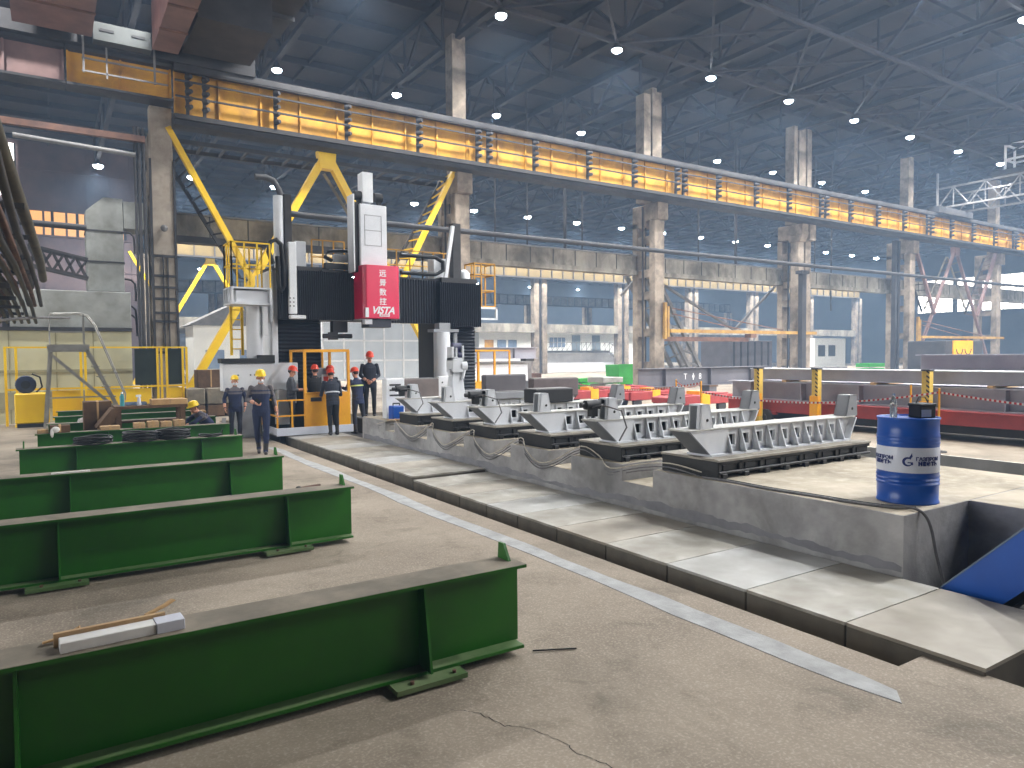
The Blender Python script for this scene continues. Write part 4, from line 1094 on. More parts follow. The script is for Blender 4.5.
# ------------------------------------------------------------------ other machine bits on and around the bed
t = thing('milling_head', 'white angle milling head with dark blue motor standing on the bed', 'milling head', (6.9,12.5,1.2))
a = MB(); a.hexa([(6.6,12.3,1.02),(7.2,12.3,1.02),(7.2,12.7,1.02),(6.6,12.7,1.02)],[(6.74,12.36,1.75),(7.08,12.36,1.75),(7.08,12.64,1.75),(6.74,12.64,1.75)]); a.build('stand', M['ltgrey'], t, bevel=.015)
a = MB(); a.box(6.68,12.25,1.72,7.06,12.7,1.98); a.tube((6.6,12.4,1.72),(6.7,12.4,1.72),.07,10); a.tube((7.0,12.3,1.84),(7.2,12.3,1.84),.09,12); a.tube((7.05,12.3,1.6),(7.14,12.3,1.8),.05,8); a.build('gearbox', M['ltgrey'], t, bevel=.01)
a = MB(); a.box(6.66,12.3,1.95,6.76,12.6,2.22); a.box(6.82,12.3,1.95,6.88,12.6,2.2); a.box(7.04,12.3,1.95,7.12,12.6,2.24); a.box(6.66,12.3,1.95,7.12,12.6,2.02); a.build('yoke', M['ltgrey'], t, bevel=.01)
a = MB(); a.tube((6.76,12.45,2.2),(7.08,12.45,2.2),.1,14); a.tube((6.9,12.35,2.05),(7.04,12.35,2.05),.07,10); a.build('motor', pm('dark blue motor', (36,40,84), (28,32,66), 3, .4), t)
t.location.x -= .12; t.scale = (.62,.62,1)
def block(x0,y0,z0,x1,y1,z1,label,m=None,top=None):
    t = thing('steel_block', label, 'block', ((x0+x1)/2,(y0+y1)/2,z0), 'dark steel blocks on the far fixtures')
    a = MB(); a.box(x0,y0,z0,x1,y1,z1); a.build('body', m or M['dgrey'], t, bevel=.012)
    a = MB(); a.box(x0+.02,y0+.02,z1,x1-.02,y1-.02,z1+.012); a.build('machined_top', top or M['gsteel'], t)
    return t
block(8.14,13.6,1.18,9.22,13.8,1.6,'big dark grey steel block on the farthest fixture')
block(8.42,12.15,1.17,9.6,12.35,1.55,'brownish dark steel block right of the biggest one',pm('brown grey plate',(112,100,100),(92,82,82),2,.6))
block(7.05,12.12,1.17,8.2,12.3,1.31,'low grey steel bar in front of the biggest block',M['midgrey'])
block(7.4,10.6,1.17,8.25,11.0,1.42,'black painted block on the fourth fixture',M['black'])
block(7.0,15.4,.6,7.9,15.9,1.5,'grey brown block beside the control panel near the workers',pm('brown grey steel',(124,112,108),(104,94,90),2,.6))
t = thing('switch_cabinet', 'pale control panel with slots behind the farthest fixture', 'control panel', (6.75,15.4,.6))
a = MB(); a.box(6.52,15.35,.6,6.98,15.6,1.52); a.build('cabinet', M['white'], t, bevel=.01)
for k in range(3): MB().box(6.6,15.34,1.12+.12*k,6.88,15.352,1.16+.12*k).build('slot', M['dsteel'], t)
t = thing('toolbox', 'blue toolbox in front of the control panel', 'toolbox', (6.7,15.0,.6))
a = MB(); a.box(6.5,14.95,.6,6.78,15.2,.92); a.build('box_body', M['drum'], t, bevel=.02); MB().bar((6.56,15.07,.97),(6.72,15.07,.97),.03,.03).bar((6.56,15.07,.92),(6.56,15.07,.97),.02,.02).bar((6.72,15.07,.92),(6.72,15.07,.97),.02,.02).build('handle', M['black'], t)
boxy('wooden_board',6.35,14.85,.6,6.75,14.94,.63,M['wood'],'thin timber board lying at the edge near the toolbox','board')
t = thing('white_plate', 'white machine plate with bolt holes beside the brown block', 'plate', (8.1,15.5,.6))
a = MB(); a.box(7.92,15.45,.6,8.35,15.52,1.55); a.build('plate_body', M['white'], t, bevel=.01)
for x in (8.02,8.25):
    for z in (1.2,1.4): MB().tube((x,15.44,z),(x,15.46,z),.02,8).build('bolt_hole', M['black'], t)
t = thing('operator_cage', 'orange yellow operator cage at the right of the gantry', 'cage', (11.8,20,0))
a = MB(); a.box(10.85,19.8,.7,12.0,20.9,1.2); a.box(10.85,19.8,.0,10.95,20.9,.7); a.box(11.9,19.8,0,12.0,20.9,.7); a.build('lower_panel', M['yelor'], t)
a = MB()
for x in (10.89,11.35,11.97):
    for y in (19.82,20.86): a.bar((x,y,1.2),(x,y,2.2),.06,.06)
for y in (19.82,20.86): a.bar((10.89,y,2.2),(11.97,y,2.2),.06,.06)
for x in (10.89,11.97): a.bar((x,19.82,2.2),(x,20.86,2.2),.06,.06)
a.bar((12.6,19.9,0),(12.6,19.9,2.2),.05,.05); a.bar((11.97,19.9,2.2),(12.6,19.9,2.2),.05,.05)
a.build('cage_frame', M['yelor'], t)
t.location.x += .23
t = thing('white_cover', 'white sheet metal machine cover right of the orange cage', 'cover', (14.5,22,0))
a = MB(); a.box(12.6,22.0,0,15.0,23.5,1.75); a.build('cover_body', M['white'], t, bevel=.02); MB().box(12.5,21.9,1.75,15.1,23.6,1.82).build('top_lip', M['gsteel'], t)
ibeam((12.3,23.8,1.9),(16.6,23.8,1.9),.45,.3,M['girder'],'grey I-beam lying above the white cover',GB if 'GB' in globals() else 'grey beams',2)
t = thing('trestle', 'grey trestle holding the I-beam above the white cover', 'trestle', (14.4,23.8,0))
for x in (12.6,16.2):
    a = MB(); a.box(x-.1,23.65,0,x+.1,23.95,1.8); a.build('leg', M['gsteel'], t); MB().box(x-.2,23.6,1.8,x+.2,24.0,1.9).build('head_pad', M['dsteel'], t)
# ------------------------------------------------------------------ hut, duct, fence, ladder, pipes at the left
t = thing('cabin', 'cream clad cabin behind the rolling ladder', 'cabin', (.5,28.5,0))
a = MB(); a.box(-3,27.5,0,2.43,30.5,2.95); a.build('wall_panel', M['cream'], t)
jm = pm('cladding joint', (150,146,118), (136,132,106), 2, .7)
for x in (-2.2,-1.0,.25,1.3): MB().box(x-.015,27.485,0,x+.015,27.5,2.95).build('panel_joint', jm, t)
MB().box(-3,27.48,1.62,2.43,27.5,1.7).build('cladding_rail', jm, t); MB().box(-3,27.48,.45,2.43,27.5,1.0).build('skirt_panel', jm, t)
a = MB(); a.box(-3.05,27.42,2.95,2.45,30.6,3.06); a.build('roof_edge', M['dsteel'], t)
t = thing('plenum_box', 'grey sheet metal plenum box on the cabin roof', 'duct box', (.8,29,3.06))
a = MB(); a.box(-.95,27.55,3.06,2.45,30.3,4.28); a.build('box_body', M['duct'], t, bevel=.02); a = MB(); a.box(-1.15,27.6,3.06,-.97,28,4.4); a.build('edge_strut', M['black'], t)
t = thing('duct', 'tall grey ventilation duct with slanted elbow beside the strapped column', 'duct', (1.8,28.6,4.28))
a = MB(); a.box(1.22,28.0,4.28,2.32,29.2,6.35); a.build('riser', M['duct'], t, bevel=.01)
a = MB(); a.prism([(1.22,6.37),(2.32,6.37),(2.32,7.5),(1.75,7.5),(1.22,7.0)],'y',28.0,29.2); a.build('elbow', M['duct'], t, bevel=.01)
a = MB(); a.box(2.34,28.0,6.5,3.05,29.2,7.42); a.build('cross_duct', M['duct'], t, bevel=.01)
for z in (4.28,5.3,6.34): MB().box(1.2,27.98,z,2.34,29.22,z+.05).build('flange_band', M['dsteel'], t)
# vertical pipes by the first column
for k, (x, r) in enumerate(((2.70,.045),(2.82,.06),(2.96,.05))):
    a = MB(); a.tube((x,27.6,0),(x,27.6,9.9),r,8)
    tag(a.build('riser_pipe', M['dsteel']), 'dark vertical pipe left of the strapped column, %s of three' % ORD[k], 'pipe', 'vertical pipes at the first column')
t = thing('pipe_bends', 'dark curved pipes between the duct and the vertical pipes', 'pipe', (2.4,27.7,3))
for z in (3.3,3.6,4.5,6.1):
    a = MB(); a.path([(2.3,27.75,z+.25),(2.5,27.75,z+.22),(2.6,27.72,z+.1),(2.62,27.7,z-.15),(2.62,27.7,z-.5)],.035,6); a.build('bend', M['dsteel'], t)
# yellow fence
t = thing('fence', 'yellow machine fence with dark screens below the strapped column', 'fence', (1.7,26.6,0))
FX = [-1.07,-.8,.9,1.02,3.1,3.22,3.38,3.88,4.0]
for x in FX:
    a = MB(); a.box(x-.035,26.56,0,x+.035,26.64,2.42); a.build('post', M['yel'], t)
a = MB(); a.box(-1.1,26.57,2.38,4.0,26.63,2.43); a.box(-1.1,26.57,1.08,4.0,26.63,1.14); a.build('rail', M['yel'], t)
for x0, x1 in ((.1,.86),(1.06,2.9),(3.42,3.84)):
    a = MB(); a.box(x0,26.59,.12,x1,26.61,1.05); a.build('solid_panel', M['yel'], t)
for x0, x1 in ((2.42,3.06),(3.42,3.84)):
    a = MB(); a.box(x0,26.59,1.16,x1,26.61,2.36); a.build('dark_screen', M['tarp'], t)
t = thing('machine_hood', 'yellow machine hood left of the ladder', 'hood', (-.4,26,0))
a = MB(); a.box(-.85,25.7,.12,.02,26.4,1.02); a.box(-.85,25.7,.0,.0,26.3,.12); a.build('hood_body', M['yel'], t, bevel=.03); MB().box(-.8,25.68,.0,-.05,25.72,.12).build('plinth', M['black'], t)
t = thing('hose_reel', 'dark blue hose reel on top of the yellow hood', 'reel', (-.55,26,1.02))
a = MB(); a.tube((-.56,25.85,1.28),(-.56,26.15,1.28),.22,18); a.path([(-.56+.24*math.cos(u*.5),25.95+.02*(u%3),1.28+.24*math.sin(u*.5)) for u in range(40)],.035,6); a.build('drum', pm('slate blue', (52,62,88),(40,48,70),4,.5), t); a = MB(); a.tube((-.56,25.8,1.28),(-.56,25.84,1.28),.12,18); a.path([(-.3,25.9,1.05),(-.15,25.9,1.2),(-.2,25.9,1.5),(-.4,25.9,1.6)],.025,5); a.build('flange', M['black'], t)
# rolling ladder platform
t = thing('rolling_ladder', 'grey aluminium rolling ladder with platform and handrails', 'ladder', (.6,25.2,0))
a = MB(); a.box(.02,24.9,2.25,1.06,25.6,2.32)
a.box(.0,24.88,2.32,1.08,24.92,2.47); a.build('platform', M['alu'], t)
for x, y, dx in ((.06,24.92,-.18),(.12,25.55,-.18)):
    a = MB(); a.bar((x,y,2.25),(x+dx,y,0),.06,.14); a.build('rear_leg', M['alu'], t)
for y in (24.92,25.55):
    a = MB(); a.bar((1.02,y,2.3),(2.0,y,0.05),.04,.09); a.build('stile', M['alu'], t)
for k in range(7):
    u = (k+.6)/7.3
    a = MB(); a.box(1.02+.98*u-.1,24.94,2.3-2.25*u-.015,1.02+.98*u+.1,25.53,2.3-2.25*u+.015); a.build('step', M['alu'], t)
a = MB(); a.bar((.12,24.9,2.15),(1.75,24.9,.5),.05,.09); a.bar((.0,24.9,.9),(1.6,24.9,.9),.04,.04); a.build('brace', M['alu'], t)
for y in (24.92,25.55):
    a = MB(); a.path([(.08,y,2.3),(.08,y,3.32),(.12,y,3.38),(.85,y,3.4),(1.05,y,3.34),(1.25,y,3.05),(2.0,y,.95),(1.98,y,.75)],.022,6); a.build('handrail', M['alu'], t)
    a = MB(); a.bar((.08,y,2.85),(.95,y,2.85),.03,.03); a.bar((.95,y,2.3),(.95,y,3.38),.035,.035); a.build('guard_bar', M['alu'], t)
for x, y in ((-.12,24.92),(-.06,25.55),(1.98,24.92),(1.98,25.55)):
    a = MB(); a.tube((x-.02,y,.06),(x+.02,y,.06),.06,10); a.build('caster', M['black'], t)
# pipe rack running towards the camera at the upper left
for k, (x, z, r, m) in enumerate(((-.33,4.62,.1,M['rust']),(-.66,4.4,.12,M['dsteel']),(-1.0,4.8,.11,M['rust']),(-1.3,4.2,.16,M['dsteel']))):
    a = MB(); a.path([(x-.35,2.0,z+.1),(x-.2,7.0,z+.05),(x+.05,15,z),(x+.25,22,z-.05),(x+.3,24.5,z-.3)],r,10)
    tag(a.build('pipe', pm('olive pipe', (84,78,62),(60,56,46),1.5,.7) if k % 2 == 0 else m), 'thick overhead pipe at the upper left, %s from the right' % ORD[k], 'pipe', 'overhead pipes at the left')
t = thing('pipe_rack', 'dark cable and pipe rack hanging at the left edge', 'rack', (-1.2,16,3))
for y in (12,15,18,21,24):
    a = MB(); a.bar((-1.9,y,2.9),(-1.9,y,5.2),.1,.1); a.bar((-.2,y,4.15),(-1.9,y,4.15),.07,.08); a.bar((-.55,y,4.1),(-.55,y,4.75),.04,.04); a.bar((-1.9,y,3.3),(-.5,y,3.3),.08,.08); a.build('hanger_frame', M['dsteel'], t)
for k in range(9):
    a = MB(); x = -1.8+.17*k; a.path([(x,6,3.55+.04*(k % 3)),(x+.02,10,3.42),(x+.05,14,3.56),(x+.1,18,3.44),(x+.12,22,3.52),(x+.2,25,3.1)],.045,6); a.build('rack_cable', M['black'], t)
a = MB(); a.path([(-1.6,12,3.5),(-1.3,17,3.1),(-.9,21,2.98),(-.3,24,3.2),(.6,26,3.3)],.04,6); a.build('sagging_cable', M['ghose'], t)
for k in range(10):
    a = MB(); x = -1.7+.15*k; a.path([(x,8,3.9+.05*(k % 4)),(x+.05,12,3.8+.06*(k % 3)),(x+.12,17,3.95-.05*(k % 3)),(x+.2,21,3.75+.06*(k % 4)),(x+.25,25,3.6)],.05,6); a.build('upper_cable', M['dsteel'] if k % 2 else M['rust'], t)
a = MB(); a.box(-2.0,8,3.2,-1.0,24,3.3); a.build('cable_tray', M['rust'], t)
# lattice bridge from the rack to the duct
t = thing('lattice_bridge', 'dark lattice cable bridge between the rack and the grey duct', 'lattice', (.6,27,5.2))
for y in (26.9,27.5):
    a = MB(); a.bar((-.4,y,5.6),(1.2,y,5.25),.08,.08); a.bar((-.4,y,5.0),(1.2,y,4.65),.08,.08)
    for k in range(5):
        x = -.4+.4*k*.8; a.bar((x,y,5.6-.35*k/5),(x+.3,y,4.9-.35*k/5),.05,.05); a.bar((x,y,5.0-.3*k/5),(x+.3,y,5.5-.3*k/5),.05,.05)
    a.build('lattice_side', M['dsteel'], t)
a = MB(); a.tube((-.6,27.2,6.33),(1.2,27.2,6.3),.1,10); tag(a.build('cross_pipe', M['dsteel']), 'short dark pipe entering the duct from the left', 'pipe')
a = MB(); a.tube((-.7,27.4,9.05),(2.7,27.4,8.9),.08,8); tag(a.build('thin_pipe', M['gsteel']), 'thin grey pipe crossing high between the rack and the first column', 'pipe')
a = MB(); a.box(-8,27.3,9.35,3.0,27.5,9.55); tag(a.build('thin_beam', M['rust']), 'thin rust brown beam below the brown girder', 'beam')
# crates and pallets behind the worker crouching
boxy('steel_crate',4.35,26.6,1.0,5.2,27.4,1.62,M['dwood'],'dark brown box on the stack at the foot of the yellow leg','crate')
t = thing('pallet_stack', 'grey stack of bundled parts under the brown box', 'stack', (4.9,26.6,0))
for k in range(3):
    a = MB(); a.box(3.95+.62*k,26.2,.45,4.5+.62*k,27.4,1.0); a.build('bundle', M['dust'], t, bevel=.03)
for k in range(3):
    a = MB(); a.box(3.95+.62*k,26.2,.02,4.5+.62*k,27.4,.42); a.build('lower_bundle', M['dwood'], t, bevel=.03)
t = thing('rail_scrap', 'dark steel strips lying on the floor behind the workers', 'scrap', (5,22.5,0))
for k in range(3):
    a = MB(); a.bar((4.0+.3*k,22.2,.06),(4.4+.3*k,24.2,.06),.12,.1); a.build('strip', M['dsteel'], t)
# ------------------------------------------------------------------ overhead crane at the upper left
t = thing('overhead_crane', 'brown overhead crane end passing above the camera at the upper left', 'overhead crane', (2,12,12.1))
a = MB(); a.box(-4,27.0,12.14,6.6,28.0,12.75); a.build('end_carriage', M['dsteel'], t)
for x in (-3,5.6):
    a = MB(); a.tube((x,27.3,12.4),(x,27.7,12.4),.34,18); a.build('wheel', M['dsteel'], t)
for x0, x1, m in ((-.6,1.48,M['gbrown']),(3.2,3.98,M['gbrown'])):
    a = MB(); a.box(x0,-6.5,12.2,x1,26.5,13.8); gi = a.build('box_girder', m, t)
    for k in range(18):
        a = MB(); a.box(x0-.02,-6+1.8*k,12.16,x1+.02,-5.9+1.8*k,12.2); a.build('joint_strap', M['rust'], gi)
a = MB(); a.box(4.1,23.5,12.3,6.3,26.5,13.5); a.box(4.5,-6.5,13.6,7.4,26.8,13.7)
for k in range(12): a.box(4.5,-6+2.8*k,13.45,7.4,-5.85+2.8*k,13.6)
a.build('walkway', M['dsteel'], t)
a = MB(); a.box(1.52,26.5,12.16,3.18,26.95,12.72); cb = a.build('drive_cabinet', pm('grey green cabinet', (70,74,72),(56,60,58),1.2,.6), t)
for x in (1.7,2.6): MB().box(x,26.48,12.45,x+.4,26.51,12.53).build('vent', M['black'], cb)
a = MB(); a.path([(3.3,26.3,13.9),(3.3,26.25,13.4),(3.42,26.2,13.05),(3.65,26.2,12.9),(3.9,26.2,13.05),(4.0,26.25,13.4)],.05,8); a.tube((3.5,26.3,13.9),(3.65,26.2,13.4),.2,12); a.build('headlamp_guard', M['alu'], t)
a = MB(); a.ball((3.66,26.16,13.32),.11); a.build('headlamp_lens', M['white'], t)
a = MB()
for x in (1.25,3.3):
    a.bar((x,26.9,11.2),(x,26.9,12.9),.06,.06)
for z in (11.25,11.65): a.bar((1.2,26.9,z),(3.7,26.9,z),.05,.05)
a.bar((1.9,26.9,11.1),(1.9,26.9,12.1),.05,.05)
a.build('hanging_guard', M['gsteel'], t)
# second crane far right with lattice bridge
t = thing('overhead_crane', 'grey lattice-girder overhead crane at the far right', 'overhead crane', (57,12,12.3))
for x in (55.5,58.5):
    a = MB()
    a.bar((x,-6.5,12.6),(x,27.5,12.6),.12,.12); a.bar((x,-6.5,14.2),(x,27.5,14.0),.12,.12)
    n = 16
    for k in range(n):
        y0 = -6.5+34*k/n; y1 = -6.5+34*(k+1)/n; ym = (y0+y1)/2
        a.bar((x,y0,12.6),(x,ym,14.0),.07,.07); a.bar((x,ym,14.0),(x,y1,12.6),.07,.07); a.bar((x,ym,12.6),(x,ym,14.0),.06,.06)
    a.build('lattice_girder', M['gsteel'], t)
a = MB(); a.box(54.5,26.9,12.14,59.5,27.7,12.6); a.build('end_carriage', M['dsteel'], t)
a = MB(); a.box(55.5,20.0,14.2,58.5,24.0,14.5); a.build('trolley', M['dsteel'], t)
a = MB()
for x in (56.2,57.6):
    for y in (21.8,23.4): a.bar((x,y,14.5),(x,y,16.3),.12,.12)
for z in (15.3,16.3):
    for y in (21.8,23.4): a.bar((56.2,y,z),(57.6,y,z),.12,.12)
    for x in (56.2,57.6): a.bar((x,21.8,z),(x,23.4,z),.12,.12)
a.build('white_frame', M['white'], t)
a = MB(); a.bar((54.8,27.2,12.5),(54.8,27.2,15.0),.12,.12); a.build('post', M['gsteel'], t)
# wall jib cranes
def jib(x, y, L, z, label, zt=4.8):
    t = thing('jib_crane', label, 'jib crane', (x,y,z), 'jib cranes on the columns')
    a = MB(); a.box(x-.26,y-.2,z-.3,x-.1,y-.02,zt); a.box(x-.06,y-.22,z-.2,x+.06,y-.05,zt-.2); a.build('mast_bracket', M['jib'], t)
    a = MB(); a.box(x+.1,y-.3,z+.04,x+L,y-.1,z+.22); a.build('boom', M['jib'], t)
    a = MB(); a.box(x+.1,y+.8,z-.4,x+L*.6,y+1.0,z-.15); a.build('lower_boom', M['rust'], t)
    a = MB(); a.bar((x+.3,y-.18,zt-.3),(x+L*.75,y-.18,z+.28),.05,.05); a.bar((x+.3,y-.18,zt-.6),(x+L*.45,y-.18,z+.28),.05,.05); a.build('tie_rod', M['rust'], t)
    a = MB(); a.box(x+L*.5,y-.4,z-.2,x+L*.5+.5,y+.05,z+.02); a.build('hoist', M['rust'], t)
    return t
jib(28.05,27.9,13.0,3.15,'yellow jib crane arm reaching right from the twin-legged column')
jib(53.7,27.9,13.0,3.0,'yellow jib crane arm below the brown lattice bracing',4.6)
# leaning lattice frame in the bay beyond
t = thing('leaning_lattice', 'leaning grey lattice frame standing behind the jib boom', 'lattice', (34,33,0))
for x0, x1 in ((30.2,35.0),(31.2,36.0)):
    for y in (32,33.5):
        a = MB(); a.bar((x0,y,7.0),(x1,y,0),.22,.22); a.build('leg', M['gsteel'], t)
a = MB()
for k in range(9):
    u = k/9.0; x = 30.2+4.8*u; z = 7-7*u
    a.bar((x,32,z),(x+1.0,32,z-.3),.1,.1); a.bar((x+1.0,32,z),(x+.5,33.5,z-.6),.1,.1)
a.bar((30.2,32,7),(38.5,32,3.6),.14,.14); a.bar((38.5,32,3.6),(43.0,32,6.9),.14,.14); a.bar((28.5,32,5.5),(30.2,32,7),.14,.14)
a.build('lacing', M['gsteel'], t)
t = thing('steel_post', 'dark steel post standing in front of the widest column', 'post', (39.3,27.4,0))
a = MB(); a.box(39.1,27.3,0,39.5,27.6,6.9); a.build('shaft', M['dsteel'], t); MB().box(38.95,27.2,6.9,39.65,27.7,7.1).build('head_plate', M['dsteel'], t)
# ------------------------------------------------------------------ people: one continuous skinned surface each
def person(label, loc, rz, cloth, pose=None, scale=1.0, helmet='orange', mask=False, vest=None, lean=0.0, group='workers in hard hats', turn=0.0, nod=0.0, curl=.5):
    """local axes: x to the person's right, y forward, z up; 1.75 m tall"""
    J = dict(pelvis=(0,0,.96), waist=(0,.0,1.1), chest=(0,.0,1.3), neck=(0,.0,1.47), head=(0,.025,1.615),
             shR=(.185,0,1.42), elR=(.25,-.02,1.14), wrR=(.27,.07,.89), shL=(-.185,0,1.42), elL=(-.25,-.02,1.14), wrL=(-.27,.07,.89),
             hipR=(.095,0,.93), knR=(.105,.03,.5), anR=(.11,-.02,.09), hipL=(-.095,0,.93), knL=(-.105,.03,.5), anL=(-.11,-.02,.09))
    J = {k: Vector(v) for k, v in J.items()}
    if lean:
        pv = Vector((0,0,.98)); R = Matrix.Rotation(-lean,4,'X')
        for k in ('waist','chest','neck','head','shR','shL','elR','elL','wrR','wrL'):
            J[k] = pv+R@(J[k]-pv)
    if pose: J.update({k: Vector(v) for k, v in pose.items()})
    V, Fc, RG = [], [], []
    def add(vs, fs, reg):
        b = len(V); V.extend(vs); Fc.extend([tuple(b+i for i in f) for f in fs]); RG.extend([reg]*len(vs))
    def loft(rings, reg, n=14):
        """rings: (centre, side vector*rx, depth vector*ry)"""
        vs = []
        for c, s, d in rings:
            for i in range(n):
                t = 2*PI*i/n; vs.append(Vector(c)+s*math.cos(t)+d*math.sin(t))
        fs = []
        for k in range(len(rings)-1):
            for i in range(n):
                j = (i+1) % n; fs.append((k*n+i, k*n+j, (k+1)*n+j, (k+1)*n+i))
        fs.append(tuple(reversed(range(n)))); fs.append(tuple(range((len(rings)-1)*n, len(rings)*n)))
        add(vs, fs, reg)
    def limb(p, q, r0, r1, reg, mid=None, n=12):
        p, q = Vector(p), Vector(q); d = (q-p).normalized()
        u = Vector((0,1,0)) if abs(d.y) < .9 else Vector((1,0,0))
        s = d.cross(u).normalized(); e = s.cross(d)
        rs = [(-.6*r0,.55*r0),(-.25*r0,.9*r0),(0,r0)]; L = (q-p).length
        if mid: rs.append((L*.4, mid))
        rs += [(L,r1),(L+.25*r1,.9*r1),(L+.6*r1,.55*r1)]
        loft([(p+d*t, s*r, e*r) for t, r in rs], reg, n)
    def blob(c, rx, ry, rz_, reg, M_=None):
        m = MB(); m.ball((0,0,0), rx, ry, rz_, 12, 8)
        R = M_ or Matrix.Identity(3)
        add([Vector(c)+R@Vector(p) for p in m.v], m.f, reg)
    top, sleeve, legs = cloth['top'], cloth.get('sleeve', cloth['top']), cloth['legs']
    sh = cloth.get('shoulder', top)
    side = (J['shR']-J['shL']).normalized(); ax = (J['neck']-J['pelvis']).normalized(); fwd = ax.cross(side).normalized()
    hs = (J['hipR']-J['hipL']).normalized(); hf = Vector((0,0,1)).cross(hs).normalized()
    loft([(J['pelvis']-ax*.1, hs*.15, hf*.105),(J['pelvis'], hs*.175, hf*.125),(J['waist'], side*.165, fwd*.118),(J['chest']-ax*.06, side*.185, fwd*.13),(J['chest']+ax*.04, side*.195, fwd*.125)], top, 18)
    loft([(J['chest']+ax*.02, side*.195, fwd*.125),(J['neck']-ax*.09, side*.19, fwd*.105),(J['neck']-ax*.045, side*.135, fwd*.085),(J['neck'], side*.07, fwd*.07)], sh, 18)
    loft([(J['pelvis']-ax*.16, hs*.14, hf*.1),(J['pelvis']-ax*.08, hs*.17, hf*.12),(J['pelvis']-ax*.02, hs*.165, hf*.115)], legs if cloth.get('tuck') else top, 16)
    limb(J['neck']-ax*.04, J['head']-ax*.07, .056, .054, 'skin')
    for s in 'RL':
        sg = 1 if s == 'R' else -1
        S, E, W = J['sh'+s], J['el'+s], J['wr'+s]
        blob(S-Vector((0,0,.015)), .058,.062,.055, sh); limb(S, E, .057, .048, sleeve, .054); limb(E, W, .05, .036, sleeve)
        d = (W-E).normalized(); limb(W-d*.01, W+d*.03, .029, .027, 'skin')
        # hand: palm, four fingers of unequal length, thumb from the side
        inward = (Vector((0,0,0))-Vector((sg,0,0))); palm_n = inward-d*inward.dot(d)
        palm_n = palm_n.normalized() if palm_n.length > .1 else Vector((0,1,0))
        across = d.cross(palm_n).normalized()
        if across.dot(Vector((0,1,0.2))) < 0: across = -across
        pc = W+d*.065
        loft([(W+d*.02, across*.026, palm_n*.017),(pc, across*.042, palm_n*.018),(W+d*.105, across*.041, palm_n*.014)], 'skin', 12)
        for k, (o, L) in enumerate(((.031,.07),(.0105,.078),(-.0105,.073),(-.031,.058))):
            b = W+d*.1+across*o; c1 = b+(d*math.cos(curl*.5)+palm_n*math.sin(curl*.5))*L*.5; c2 = c1+(d*math.cos(curl*1.6)+palm_n*math.sin(curl*1.6))*L*.5
            limb(b, c1, .0105,.0095,'skin',n=8); limb(c1, c2, .0095,.008,'skin',n=8)
        tb = W+d*.045+across*.034; t1 = tb+(d*.6+across*.65+palm_n*.35).normalized()*.035; t2 = t1+(d*.85+across*.2+palm_n*.5).normalized()*.03
        limb(tb, t1, .0125,.011,'skin',n=8); limb(t1, t2, .0105,.009,'skin',n=8)
        H_, K, A = J['hip'+s], J['kn'+s], J['an'+s]
        limb(H_, K, .092, .06, legs, .085); limb(K, A, .06, .046, legs, .062)
        limb(A+Vector((0,0,.03)), A+Vector((0,0,-.04)), .05, .05, 'boot')
        tf = J.get('toe'+s, A+Vector((0,.17,-.055)))
        limb(A+Vector((0,-.05,-.05)), tf, .042, .036, 'boot')
    # head with face
    hd = J['head']; Rm = Matrix.Rotation(turn,3,'Z') @ Matrix.Rotation(-nod,3,'X')
    H = lambda x, y, z: hd+Rm@Vector((x,y,z))
    blob(hd+Rm@Vector((0,-.01,.025)), .074,.093,.095,'skin',Rm); blob(H(0,.025,-.045), .056,.066,.068,'skin',Rm); blob(H(0,.05,-.085), .03,.03,.026,'skin',Rm)
    limb(H(0,.085,.01), H(0,.105,-.03), .011,.016,'skin',n=8)
    blob(H(0,.083,.03), .05,.012,.011,'skin',Rm)
    blob(H(0,.084,-.06), .022,.01,.008,'lip',Rm)
    for sg in (1,-1): blob(H(sg*.078,-.01,-.01), .012,.022,.034,'skin',Rm)
    me = bpy.data.meshes.new('person'); me.from_pydata([tuple(v) for v in V], [], Fc)
    o = bpy.data.objects.new('person', me); COL.objects.link(o)
    r = o.modifiers.new('r','REMESH'); r.mode = 'VOXEL'; r.voxel_size = .0085
    sm = o.modifiers.new('s','SMOOTH'); sm.factor = .5; sm.iterations = 2
    bpy.context.view_layer.update()
    m2 = bpy.data.meshes.new_from_object(o.evaluated_get(bpy.context.evaluated_depsgraph_get()))
    o.modifiers.clear(); o.data = m2; bpy.data.meshes.remove(me); m2.name = 'person'
    kd = kdtree.KDTree(len(V))
    for i, v in enumerate(V): kd.insert(v, i)
    kd.balance()
    regs = sorted(set(RG)); mats = {'lip': pm('lip', (150,92,84), (136,80,74), 8, .5)} if 'lip' not in M else {}
    M.update(mats)
    m2.materials.clear()
    for q in regs: m2.materials.append(M[q])
    idx = {q: i for i, q in enumerate(regs)}
    for p in m2.polygons:
        p.use_smooth = True; p.material_index = idx[RG[kd.find(p.center)[1]]]
    # eyes joined into the same mesh
    import bmesh
    bm = bmesh.new(); bm.from_mesh(m2); m2.materials.append(M['eye']); ei = len(regs)
    for sg in (1,-1):
        ret = bmesh.ops.create_icosphere(bm, subdivisions=1, radius=.0125, matrix=Matrix.Translation(H(sg*.031,.079,.008)))
        for v in ret['verts']:
            for f in v.link_faces: f.material_index = ei
    bm.to_mesh(m2); bm.free()
    tag(o, label, 'person', group)
    # hard hat, hair, mask, reflective band: children
    a = MB()
    prof = [(.128,.0),(.122,.012),(.114,.018),(.112,.05),(.098,.09),(.065,.122),(.02,.134)]
    a.lathe((0,0,0), prof, 20); a.tube((0,-.1,.085),(0,.1,.085),.016,8); a.v = [tuple(Vector((x*.9, y*1.05+ (0.03 if (y > .08 and z < .02) else 0), z))) for x, y, z in a.v]
